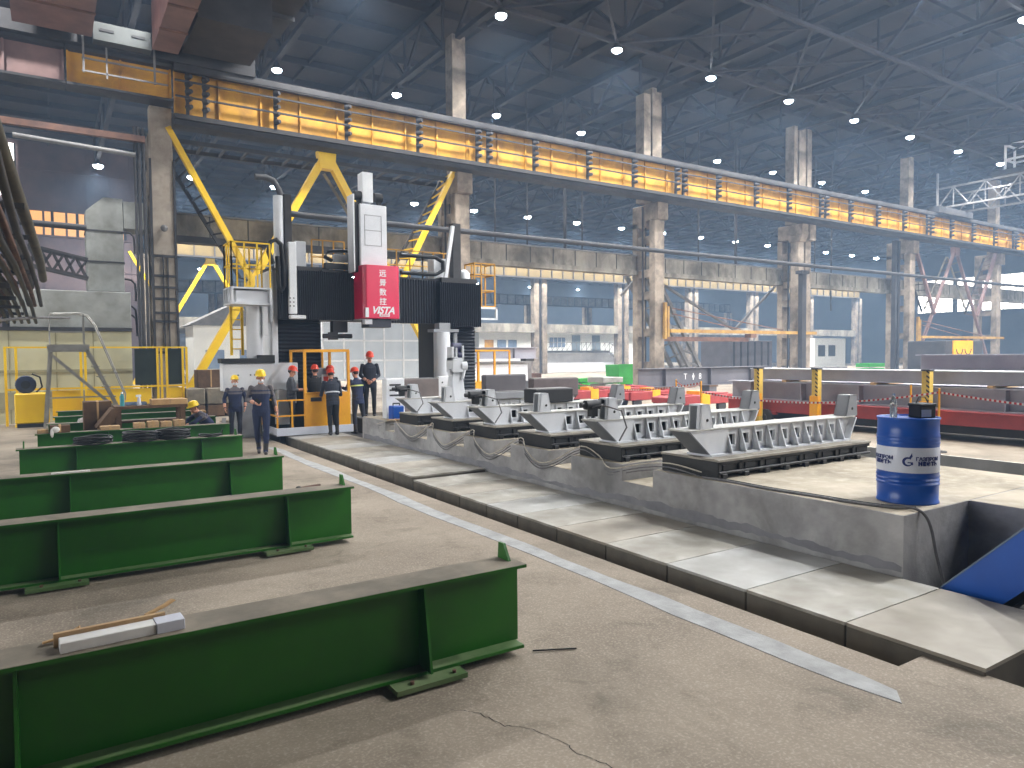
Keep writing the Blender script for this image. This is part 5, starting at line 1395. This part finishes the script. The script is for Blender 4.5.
    a.v = [tuple(H(0,0,.052)+Rm@Matrix.Rotation(.12,3,'X')@Vector(p)) for p in a.v]
    hh = a.build('hard_hat', M['hyel'] if helmet == 'yellow' else M['orange'], o)
    a = MB(); a.ball((0,0,0),.079,.09,.062,14,8); a.v = [tuple(H(0,-.024,.012)+Rm@Vector((x, min(y,.045), z))) for x, y, z in a.v]; a.build('hair', M['hair'], o)
    if mask:
        a = MB(); a.ball((0,0,0),.058,.05,.05,14,8); a.v = [tuple(H(0,.052,-.055)+Rm@Vector((x, max(y,-.03), z))) for x, y, z in a.v]; a.build('face_mask', M['mask'], o)
    if vest:
        for z0, dz in vest:
            c = J['chest'] if z0 == 'chest' else J['waist']
            a = MB(); n = 28; vs = []
            for w in (-.018,.018):
                for i in range(n):
                    t = 2*PI*i/n; vs.append(c+ax*(dz+w)+side*(.203*math.cos(t))+fwd*(.138*math.sin(t)))
            a.add(vs, [(i,(i+1) % n,n+(i+1) % n,n+i) for i in range(n)], True); a.build('reflective_band', M['refl'] if z0 == 'chest' else M['reflw'], o, recalc=False)
    o.scale = (scale,)*3; o.location = loc; o.rotation_euler = (0,0,rz)
    return o
NV = dict(top='navy', sleeve='gjack', shoulder='gjack', legs='navy')
P1 = person('person walking in yellow hard hat and navy overalls, looking at a phone', (3.76,15.52,0), PI-.22, NV,
   dict(elR=(.27,-.03,1.15), wrR=(.12,.2,1.1), elL=(-.26,-.05,1.13), wrL=(-.31,.06,.88), hipR=(.095,0,.93), knR=(.09,.0,.49), anR=(.06,-.2,.13), knL=(-.09,.12,.5), anL=(-.07,.12,.09), toeR=(.06,-.05,.035)), 1.0, 'yellow', True, nod=.25, curl=.9)
t = thing('phone', 'dark phone in the hand of the walking worker', 'phone', (0,0,0))
fwd1 = Vector((-math.sin(PI-.22), math.cos(PI-.22), 0)); rt1 = Vector((math.cos(PI-.22), math.sin(PI-.22), 0))
pc = Vector((3.76,15.52,0))+rt1*.06+fwd1*.31+Vector((0,0,1.13))
a = MB(); a.bar(pc-rt1*.04-Vector((0,0,.03)), pc+rt1*.06+Vector((0,0,.05)), .075,.01,up=tuple(fwd1)); a.build('body', M['black'], t)
person('person standing in yellow hard hat and dark navy jacket, behind the walking worker', (3.83,18.35,0), PI-.1, dict(top='navy', sleeve='navy', shoulder='gjack', legs='dknavy'),
   dict(elR=(.28,-.02,1.14), wrR=(.27,.12,.92), elL=(-.27,-.02,1.14), wrL=(-.24,.1,.93)), .9, 'yellow', True)
person('person crouching in yellow hard hat beside the fifth green beam', (3.0,17.75,0), PI/2+.2, dict(top='navy', sleeve='navy', shoulder='gjack', legs='dknavy'),
   dict(pelvis=(0,-.18,.36), waist=(0,-.12,.5), chest=(0,.02,.66), neck=(0,.12,.79), head=(0,.2,.89), shR=(.185,.08,.74), shL=(-.185,.08,.74), elR=(.24,.3,.58), wrR=(.14,.48,.5), elL=(-.24,.3,.58), wrL=(-.14,.48,.5),
        hipR=(.1,-.16,.34), knR=(.15,.24,.46), anR=(.13,.0,.09), hipL=(-.1,-.16,.34), knL=(-.15,.24,.46), anL=(-.13,.0,.09)), 1.0, 'yellow', nod=.4)
GR = dict(top='greyj', legs='dknavy')
person('person in grey jacket and orange hard hat at the left railing of the platform', (5.2,18.35,.14), -PI/2-.3, GR,
   dict(elR=(.24,.05,1.13), wrR=(.14,.3,1.15), elL=(-.24,.05,1.13), wrL=(-.1,.32,1.12)), .94, 'orange', nod=.35, curl=.8)
person('person in black jacket with back turned inside the yellow booth', (5.78,18.2,.14), .05, dict(top='blackj', legs='blackj'),
   dict(elR=(.27,.05,1.14), wrR=(.18,.28,1.08), elL=(-.27,.05,1.14), wrL=(-.18,.28,1.08)), .95, 'orange', nod=.2)
person('person in orange hard hat hidden behind the white sheet in the booth', (6.22,18.25,.14), .5, dict(top='dknavy', legs='dknavy'),
   dict(elR=(.25,.08,1.14), wrR=(.12,.3,1.1), elL=(-.25,.08,1.14), wrL=(-.1,.3,1.1)), .94, 'orange', nod=.3)
person('person in dark overalls leaning into the booth opening, feet on the slabs', (5.92,17.3,.1), -.12, dict(top='dknavy', legs='blackj'),
   dict(hipR=(.085,-.02,.93), knR=(.09,-.02,.5), anR=(.1,-.03,.09), hipL=(-.085,-.02,.93), knL=(-.09,.0,.5), anL=(-.08,-.06,.09), wrR=(.22,.4,1.05), elR=(.26,.2,1.05), wrL=(-.2,.42,1.05), elL=(-.26,.2,1.05)), .94, 'orange', lean=.3, nod=.4, vest=[('waist',.02)])
person('person in navy jacket with yellow back stripe leaning on the booth from the right', (6.92,18.2,.0), .35, dict(top='navy', legs='dknavy'),
   dict(elL=(-.3,.12,1.2), wrL=(-.28,.36,1.25), elR=(.27,.02,1.13), wrR=(.2,.22,1.0), anR=(.2,-.14,.09), knR=(.16,-.02,.5)), .99, 'orange', vest=[('chest',-.02)], nod=.3, lean=.12)
t = thing('step_box', 'dark step box under the suited worker at the bed end', 'step', (7.3,18.3,0))
MB().box(6.98,18.05,0,7.62,18.6,.38).build('box_body', M['dsteel'], t, bevel=.01); MB().box(6.96,18.03,.38,7.64,18.62,.41).build('tread', M['gsteel'], t)
person('person in dark suit and orange hard hat standing higher with hands folded', (7.3,18.3,.41), PI-.35, dict(top='dknavy', legs='blackj'),
   dict(elR=(.25,.0,1.14), wrR=(.09,.2,1.0), elL=(-.25,.0,1.14), wrL=(-.06,.2,.98)), .99, 'orange', nod=.35, turn=.3, curl=.8)
# ------------------------------------------------------------------ blue drum and friends
DX, DY, R_ = 7.01, 3.72, .27
t = thing('drum', 'blue steel drum with a white printed band on the concrete corner', 'drum', (DX,DY,.6))
def ribs(z0, z1, n):
    out = []
    for k in range(n+1): out += [(R_-.006, z0+(z1-z0)*k/n)]
    return out
prof = [(R_-.01,0),(R_+.004,.004),(R_+.004,.02),(R_-.004,.03)]
for z in (.2,.24,.28): prof += [(R_-.002,z-.02),(R_+.006,z),(R_-.002,z+.02)]
prof += [(R_,.305),(R_,.585)]
for z in (.62,.655,.69): prof += [(R_-.002,z-.017),(R_+.006,z),(R_-.002,z+.017)]
prof += [(R_-.003,.85),(R_+.005,.862),(R_+.005,.878),(R_-.008,.88),(R_-.014,.865)]
prof = [(r, z*.935) for r, z in prof]
a = MB(); a.lathe((DX,DY,.6), prof, 48); a.build('barrel', M['drum'], t)
a = MB(); a.lathe((DX,DY,.6), [(R_+.0015,.305),(R_+.003,.31),(R_+.003,.54),(R_+.0015,.545)], 48); band = a.build('printed_band', M['drumw'], t)
a = MB(); a.tube((DX+.15,DY+.05,1.4),(DX+.15,DY+.05,1.42),.03,10); a.build('bung', M['gsteel'], t)
vd = math.atan2(-DY, -DX)            # direction towards the camera
def wrap(th0, zc):
    def f(x, y, z):
        th = th0+x/R_; r = R_+.006+z
        return (DX+r*math.cos(th), DY+r*math.sin(th), .6+zc+y)
    return f
for th in (vd+.68, vd-.89, vd+2.25, vd-2.46):
    txt('ГАЗПРОМ', .048, 'lettering', M['ink'], band, wrap(th,.44), bold=.0012)
    txt('НЕФТЬ', .046, 'lettering', M['ink'], band, wrap(th,.395), bold=.004, spacing=1.35)
    g_ = wrap(th-.68,.415); f = lambda x, y, z: g_(x*.85, y*.85, z)
    a = MB(); n = 26
    vo, vi = [], []
    for k in range(n+1):                               # open ring of the G
        u = math.radians(50+285*k/n); vo.append((.052*math.cos(u), .052*math.sin(u))); vi.append((.008+.034*math.cos(u), .034*math.sin(u)-.002))
    for k in range(n): a.add([f(vo[k][0],vo[k][1],.001),f(vo[k+1][0],vo[k+1][1],.001),f(vi[k+1][0],vi[k+1][1],.001),f(vi[k][0],vi[k][1],.001)],[(0,1,2,3)])
    for p in ([(.0,-.004),(.052,-.004),(.052,-.036),(.03,-.036),(.03,-.016),(.0,-.016)], [(.01,.03),(.03,.035),(.047,.06),(.04,.1),(.03,.075),(.02,.06)]):
        a.add([f(x,y,.001) for x, y in p],[tuple(range(len(p)))])
    a.build('emblem', M['ink'], band)
t = thing('bottle', 'clear plastic bottle standing on the blue drum', 'bottle', (6.89,3.8,1.41))
a = MB(); a.lathe((6.89,3.8,1.41),[(.03,0),(.034,.01),(.032,.06),(.034,.07),(.032,.12),(.034,.15),(.014,.2),(.013,.215)],16); a.build('body', M['clear'], t)
a = MB(); a.lathe((6.89,3.8,1.625),[(.015,0),(.015,.02)],12); a.build('cap', M['glassd'], t)
t = thing('tool_case', 'black box with a grey front on the blue drum', 'case', (7.13,3.66,1.41))
def rc(p): return rot(p,(7.24,3.78),-.35)
a = MB(); a.box(7.16,3.70,1.41,7.34,3.86,1.53); a.moved(lambda p: rc(p)+Vector((-.11,-.12,0))); a.build('case_body', M['black'], t, bevel=.01)
a = MB(); a.box(7.17,3.696,1.42,7.28,3.702,1.49); a.moved(lambda p: rc(p)+Vector((-.11,-.12,0))); a.build('front_label', pm('grey label', (150,152,156), (138,140,146), 3, .5), t)
a = MB(); a.box(7.155,3.695,1.52,7.345,3.865,1.55); a.moved(lambda p: rc(p)+Vector((-.11,-.12,0))); a.build('lid', M['black'], t, bevel=.008)
a = MB(); a.path([rc((7.18,3.78,1.55)),rc((7.21,3.78,1.61)),rc((7.28,3.78,1.61)),rc((7.32,3.78,1.55))],.006,5); a.moved(lambda p: p+Vector((-.11,-.12,0))); a.build('handle', M['black'], t)

# blue inclined chip conveyor in the pit
t = thing('chip_conveyor', 'blue inclined conveyor trough in the pit at the lower right', 'conveyor', (6.9,2.7,0))
def cz(y): return .02+(3.1-y)*1.03
a = MB()
y0, y1 = 3.14, 1.9
a.hexa([(6.44,y0,cz(y0)-.5),(6.44,y1,cz(y1)-.5),(6.47,y1,cz(y1)-.5),(6.47,y0,cz(y0)-.5)],[(6.44,y0,cz(y0)),(6.44,y1,cz(y1)),(6.47,y1,cz(y1)),(6.47,y0,cz(y0))])
a.hexa([(7.2,y0,cz(y0)-.5),(7.2,y1,cz(y1)-.5),(7.23,y1,cz(y1)-.5),(7.23,y0,cz(y0)-.5)],[(7.2,y0,cz(y0)),(7.2,y1,cz(y1)),(7.23,y1,cz(y1)),(7.23,y0,cz(y0))])
a.build('side_panel', M['blue'], t)
a = MB(); a.hexa([(6.47,y0,cz(y0)-.5),(6.47,y1,cz(y1)-.5),(7.2,y1,cz(y1)-.5),(7.2,y0,cz(y0)-.5)],[(6.47,y0,cz(y0)-.47),(6.47,y1,cz(y1)-.47),(7.2,y1,cz(y1)-.47),(7.2,y0,cz(y0)-.47)]); a.build('bottom_panel', M['basebl'], t)
a = MB(); a.bar((6.455,y0,cz(y0)+.006),(6.455,y1,cz(y1)+.006),.05,.012,up=(0,.7,.7)); a.build('rim', M['glassd'], t)
a = MB(); a.hexa([(6.48,y0,cz(y0)-.03),(6.48,y1,cz(y1)-.03),(7.19,y1,cz(y1)-.03),(7.19,y0,cz(y0)-.03)],[(6.48,y0,cz(y0)-.01),(6.48,y1,cz(y1)-.01),(7.19,y1,cz(y1)-.01),(7.19,y0,cz(y0)-.01)]); a.build('belt', M['dsteel'], t)
a = MB(); a.tube((6.38,2.44,.0),(6.44,2.44,.0),.06,12); a.tube((6.3,2.44,.0),(6.38,2.44,.0),.03,10); a.build('shaft_end', M['alu'], t)
a = MB(); a.box(6.5,2.0,-.6,6.56,2.06,.55); a.box(7.1,2.0,-.6,7.16,2.06,.55); a.build('support_leg', M['basebl'], t)

# ------------------------------------------------------------------ wagons with beams at the right
def wagon(y0, y1, x0, x1, z, label):
    t = thing('flat_wagon', label, 'wagon', ((x0+x1)/2,(y0+y1)/2,0), 'red flat wagons')
    a = MB(); a.box(x0,y0,z-.32,x0+.12,y1,z); a.box(x1-.12,y0,z-.32,x1,y1,z)
    n = int((y1-y0)/1.2)
    for k in range(n+1): a.box(x0+.1,y0+(y1-y0-.1)*k/n,z-.26,x1-.1,y0+(y1-y0-.1)*k/n+.1,z-.06)
    a.box(x0-.02,y0,z-.03,x0+.2,y1,z+.01)
    a.build('frame', M['red'], t, bevel=.01)
    for y in (y0+.5,y0+1.4,y1-1.4,y1-.5):
        a = MB()
        a.box(x0-.03,y-.32,.3,x0+.05,y+.32,z-.3); a.build('axle_guard', M['red'], t)
        for xx in (x0-.1,x1-.02):
            a = MB(); a.tube((xx,y,.22),(xx+.12,y,.22),.22,18); a.tube((xx-.02,y,.22),(xx+.14,y,.22),.07,10); a.build('wheel', M['dsteel'], t)
    a = MB(); a.box(x0+.3,y0+.3,.15,x1-.3,y1-.3,z-.2); a.build('underframe', M['black'], t)
    return t
wagon(4.6,14.6,17.3,19.2,.68,'red flat wagon carrying the grey beams behind the blue drum')
ibeam((17.75,3.0,.69),(17.75,14.8,.69),.53,.5,M['girder'],'lower grey I-beam on the red wagon behind the drum',GB,7)
ibeam((18.7,3.0,.69),(18.7,14.2,.69),.53,.5,M['girder'],'second grey I-beam on the red wagon, behind the first',GB,6)
tb = thing('box_beam', 'upper grey channel beam lying on top of the wagon load', 'steel beam', (17.9,8.5,1.28), GB)
a = MB(); a.box(17.6,3.0,1.28,18.2,14.0,1.58); a.build('beam_body', M['girder'], tb)
a = MB(); a.box(17.55,3.0,1.58,18.25,14.0,1.60); a.build('top_plate', M['ltgrey'], tb)
for y, wl in ((4.5,'nearest the viewer'),(7.5,'just right of the drum'),(10.2,'left of the drum'),(12.8,'at the far left end')):
    tag(MB().box(17.5,y-.06,1.22,18.9,y+.06,1.28).build('spacer_block', M['wood']), 'timber spacer between the stacked grey beams, %s' % wl, 'spacer', 'timber spacers in the wagon load')
ibeam((20.6,2.0,1.35),(20.6,10.6,1.35),.62,.6,M['girder'],'dark grey I-beam stacked behind the wagon at the far right',GB,0)
t = thing('trestle', 'dark trestle under the far right I-beam', 'trestle', (20.6,6,0))
for y in (3,6.5,10):
    a = MB(); a.box(20.3,y-.1,0,20.45,y+.1,1.35); a.box(20.75,y-.1,0,20.9,y+.1,1.35); a.box(20.3,y-.1,1.2,20.9,y+.1,1.35); a.build('leg', M['dsteel'], t)
# yellow hazard-striped stakes holding the load
for k, (y, lb) in enumerate(((13.35,'leftmost yellow hazard stake beside the wagon'),(11.5,'middle yellow hazard stake, left of the drum'),(8.65,'yellow hazard stake right above the blue drum'))):
    t = thing('stake', lb, 'stake', (17.1,y,0), 'yellow striped stakes beside the wagon')
    a = MB(); a.box(17.02,y-.09,0,17.2,y+.09,1.6); a.build('post', M['stake'], t, bevel=.01)
    for q in range(7):
        z = .87+.11*q
        a = MB(); a.hexa([(17.015,y-.092,z),(17.02,y-.092,z),(17.02,y-.02,z+.05),(17.015,y-.02,z+.05)],[(17.015,y-.092,z+.045),(17.02,y-.092,z+.045),(17.02,y-.02,z+.095),(17.015,y-.02,z+.095)]); a.build('black_stripe', M['black'], t)
    a = MB(); a.box(17.0,y-.1,1.6,17.22,y+.1,1.64); a.build('cap', M['dsteel'], t)
    a = MB(); a.box(16.98,y-.12,.25,17.1,y+.12,.9); a.build('sleeve', M['yelor'], t)
# red trolleys further along
for k, (x, y) in enumerate(((19.0,17.5),(19.6,20.5),(18.2,22.5),(20.8,23.5),(17.2,25.5))):
    t = thing('red_trolley', ['red low trolley nearest the wagon, behind the fixtures','red low trolley with a yellow clamp','red low trolley in the middle of the group','red low trolley farthest right of the group','red low trolley at the left of the group'][k], 'trolley', (x,y,0), 'red low trolleys behind the fixtures')
    a = MB(); a.box(x-1.3,y-.5,.3,x+1.3,y+.5,.62); a.prism([(x-1.3,.3),(x-1.7,.4),(x-1.7,.58),(x-1.3,.62)],'y',y-.4,y+.4); a.prism([(x+1.3,.3),(x+1.7,.4),(x+1.7,.58),(x+1.3,.62)],'y',y-.4,y+.4); a.build('frame', M['red'], t, bevel=.02)
    for dx in (-.9,.9):
        for dy in (-.45,.33):
            a = MB(); a.tube((x+dx,y+dy,.2),(x+dx,y+dy+.12,.2),.2,16); a.build('wheel', M['dsteel'], t)
    a = MB(); a.box(x-.2,y-.52,.28,x+.2,y-.5,.68); a.box(x-.1,y-.3,.62,x+.1,y+.3,.74); a.build('clamp', M['yelor'], t)
    a = MB(); a.box(x-1.2,y-.45,.62,x-.6,y+.45,.66); a.build('deck_plate', M['red'], t)
    a = MB(); a.box(x+.5,y-.45,.62,x+1.2,y+.45,.67); a.build('deck_plate', M['red'], t)
# thin orange barrier posts and red-white tape
posts = [(15.2,7.45,'orange barrier post just right of the drum'),(16.3,8.6,'orange barrier post behind the black case'),(14.9,13.5,'orange barrier post behind the nearest fixture'),(15.4,14.9,'thin orange barrier post, farthest from the drum')]
for x, y, lb in posts:
    t = thing('barrier_post', lb, 'post', (x,y,0), 'orange barrier posts')
    a = MB(); a.tube((x,y,.03),(x,y,1.3),.022,8); a.build('rod', M['yelor'], t); a = MB(); a.lathe((x,y,0),[(.16,0),(.16,.02),(.03,.04)],14); a.build('foot', M['dsteel'], t)
def tape(p, q, sag, label):
    a = MB(); n = 120
    P0, P1 = Vector(p), Vector(q); prev = None
    for k in range(n+1):
        u = k/n; c = P0.lerp(P1,u); c.z -= sag*4*u*(1-u)
        a.cur = (k//1) % 2
        if prev is not None:
            a.add([prev+Vector((0,0,-.02)), c+Vector((0,0,-.02)), c+Vector((0,0,.02)), prev+Vector((0,0,.02)), prev+Vector((.004,.004,-.02)), c+Vector((.004,.004,-.02)), c+Vector((.004,.004,.02)), prev+Vector((.004,.004,.02))],[(0,1,2,3),(7,6,5,4)])
        prev = c
    tag(a.build('barrier_tape', [M['tape'],M['tapered']], recalc=False), label, 'tape', 'red and white barrier tapes')
tape((15.2,7.45,1.22),(14.9,13.5,1.0),.25,'red and white tape sagging behind the drum to the left')
tape((15.2,7.45,1.22),(14.2,2.0,1.0),.1,'red and white tape running right from the orange post')
tape((14.9,13.5,1.25),(15.4,14.9,1.25),.15,'short red and white tape between the far posts')
tape((14.9,13.5,1.25),(15.6,21.0,1.2),.3,'red and white tape running away behind the fixtures')
# grey steel beam on trestles across the background
t = ibeam((22.4,24.0,.52),(31.5,24.0,.52),.86,.5,M['chalkbeam'],'long grey I-beam with chalk marks in front of the jib column',GB,3)
for x, s in ((25.4,'T'),(26.4,'8')):
    txt(s, .4, 'chalk_mark', M['white'], t, (lambda x: (lambda u, v, w: (x+u, 23.98-w, .95+v)))(x))
a = MB(); a.box(25.86,23.972,.9,26.0,23.985,1.02); a.box(25.9,23.972,.8,25.96,23.985,1.12); a.build('chalk_mark', M['white'], t)
for x in (23.5,27,30.5):
    t = thing('support_block', 'grey block under the chalk-marked I-beam, %s' % {23.5:'left one',27:'middle one',30.5:'right one'}[x], 'block', (x,24,0), 'blocks under the chalk-marked beam')
    a = MB(); a.box(x-.25,23.7,0,x+.25,24.3,.44); a.build('body', M['dgrey'], t); a = MB(); a.box(x-.3,23.65,.44,x+.3,24.35,.52); a.build('top_pad', M['dwood'], t)
# ------------------------------------------------------------------ background: cabin building, bin, containers
t = thing('control_building', 'long white cabin building with balcony behind the column row', 'building', (50,68,0))
a = MB(); a.box(38.7,66,0,61.5,71,4.6); a.build('wall', M['bldg'], t)
a = MB(); a.box(47.2,65.4,2.3,56.5,66,2.45); a.box(47.2,65.4,2.2,56.5,65.5,2.5); a.build('balcony', M['gsteel'], t)
a = MB(); a.box(47.2,65.98,0,58,66.02,2.2); a.build('lower_wall', M['ltgrey'], t)
for x in (39.4,41.0,42.4): MB().box(x,65.95,2.6,x+1.1,66,3.7).build('window', M['glassd'] if x > 40 else M['gyel'], t)
wn = MB().box(48.0,65.95,2.9,50.2,66,4.0).build('window', M['glassd'], t)
a = MB()
for k in range(1,4): a.box(48+.55*k-.03,65.93,2.9,48+.55*k+.03,65.95,4.0)
a.box(48,65.93,3.42,50.2,65.95,3.48); a.build('glazing_bars', M['white'], wn)
for x in (51.2,54.2): MB().box(x,65.94,2.45,x+1.2,66,4.3).build('door', M['door'], t)
a = MB()
for k in range(14): a.bar((47.2+.71*k,65.42,2.45),(47.2+.71*k,65.42,3.45),.05,.05); a.bar((47.2+.71*k,65.42,2.5),(47.9+.71*k,65.42,3.4),.04,.04)
a.bar((47.2,65.42,3.45),(57,65.42,3.45),.06,.06); a.build('railing', M['gsteel'], t)
a = MB()
for k in range(9): a.box(56.6+.42*k,65.4,2.2-.26*k,57.0+.42*k,66,2.26-.26*k)
a.bar((56.5,65.4,2.2),(60.2,65.4,0),.08,.2); a.bar((56.5,65.4,3.4),(60.2,65.4,1.1),.05,.05); a.build('stairs', M['gsteel'], t)
t = thing('waste_bin', 'bright green waste bin in front of the white building', 'bin', (30.7,34.7,0))
a = MB(); a.hexa([(30.1,34,.15),(31.3,34,.15),(31.3,35.2,.15),(30.1,35.2,.15)],[(30.05,33.95,1.38),(31.35,33.95,1.38),(31.35,35.25,1.38),(30.05,35.25,1.38)]); a.box(30.0,33.9,1.32,31.4,33.95,1.42); a.build('bin_body', M['grn'], t); MB().box(30.1,34.1,0,30.3,35.1,.15).box(31.1,34.1,0,31.3,35.1,.15).build('skid', M['dsteel'], t)
t = thing('container', 'dark grey container behind the jib boom', 'container', (44,36,0))
a = MB(); a.box(43.0,36,0,47.8,39,3.0); a.build('body', M['dgrey'], t, bevel=.03)
a = MB()
for k in range(6): a.box(43.2+.8*k,35.95,.2,43.35+.8*k,36,2.9)
a.build('side_ribs', M['dsteel'], t)
t = thing('gatehouse', 'small white cabin with two windows far behind the widest column', 'cabin', (76,50,0))
a = MB(); a.box(74,50,0,80,53,3.7); a.build('wall', M['bldg'], t)
for x in (74.6,76.6): MB().box(x,49.95,1.6,x+1.3,50,2.9).build('window', M['dsteel'], t)
t = thing('loader', 'dark vehicle with yellow front far behind the grey beams', 'vehicle', (50.5,24.5,0))
a = MB(); a.box(48.0,23.2,.7,53.0,25.6,2.75); a.build('body', M['dsteel'], t, bevel=.05)
a = MB(); a.box(48.9,23.1,1.7,51.4,23.2,2.75); fr = a.build('yellow_front', M['yelor'], t)
for x in (49.6,50.7):
    a = MB(); a.path([(x+.42*math.cos(u*.35),23.08,2.2+.35*math.sin(u*.35)) for u in range(9,19)],.03,5); a.build('dark_arc', M['dsteel'], fr)
for x in (48.8,52.2):
    a = MB(); a.tube((x,23.1,.55),(x,23.5,.55),.55,18); a.build('wheel', M['black'], t)
for k, (x, y, w, h, m, lb) in enumerate(((20.5,33,2.2,1.2,'gsteel','grey machine part stack left of the green bin'),(24.5,36,1.6,1.0,'rust','rusty part pile beside the green bin'),(26.5,33,1.6,.7,'grn','low green tray left of the green bin'),(36.5,34,3,.9,'rust','rusty beam pile under the leaning lattice'),(58,34,3,1.2,'grn','green machine part between far columns'),(62,30,5,1.3,'gsteel','grey stacked parts near the slim column'),(47,31,4,1.1,'gsteel','grey stacked parts behind the widest column'),(23,27.0,1.4,1.0,'alu','bright metal parts below the concrete beam'))):
    t = thing('parts_stack', lb, 'stack', (x,y,0), 'stacked parts in the far aisle')
    for q in range(3):
        a = MB(); s = random.uniform(.7,1); a.box(x-w/2*s,y-.6,h*q/3,x+w/2*s,y+.6,h*(q+.8)/3); a.build('layer', M[m], t, bevel=.02)
t = thing('welding_spot', 'bright welding flash behind the grey plenum box', 'welding flash', (.2,40,3.2))
MB().ball((.2,40,4.4),.22).build('flash', M['weld'], t); MB().tube((.2,40,0),(.2,40,4.2),.05,8).build('stand', M['dsteel'], t)

# pale sheds and a glazed partition in the next aisle
t = thing('shed', 'pale pitched-roof shed far behind the yellow brace leg', 'shed', (11.6,58,0))
a = MB(); a.box(9.0,56.5,0,14.4,60,4.4); a.build('wall', M['bldg'], t)
a = MB(); a.prism([(8.6,4.4),(14.8,4.4),(11.7,6.0)],'y',56.2,60.3); a.build('roof', M['gsteel'], t)
for x in (9.8,12.2): MB().box(x,56.45,1.2,x+1.3,56.5,2.6).build('window', M['glassd'], t)
t = thing('partition', 'pale glazed partition seen below the gantry crossbeam', 'partition', (24.5,58,0))
a = MB()
for k in range(7): a.box(19.0+1.8*k,57.9,0,19.15+1.8*k,58.1,5.0)
for z in (0.0,1.6,3.3,4.85): a.box(19.0,57.9,z,29.95,58.1,z+.16)
a.build('frame', M['white'], t)
for k in range(6): MB().box(19.15+1.8*k,57.97,.16,20.8+1.8*k,58.03,4.85).build('pane', M['panep'], t)
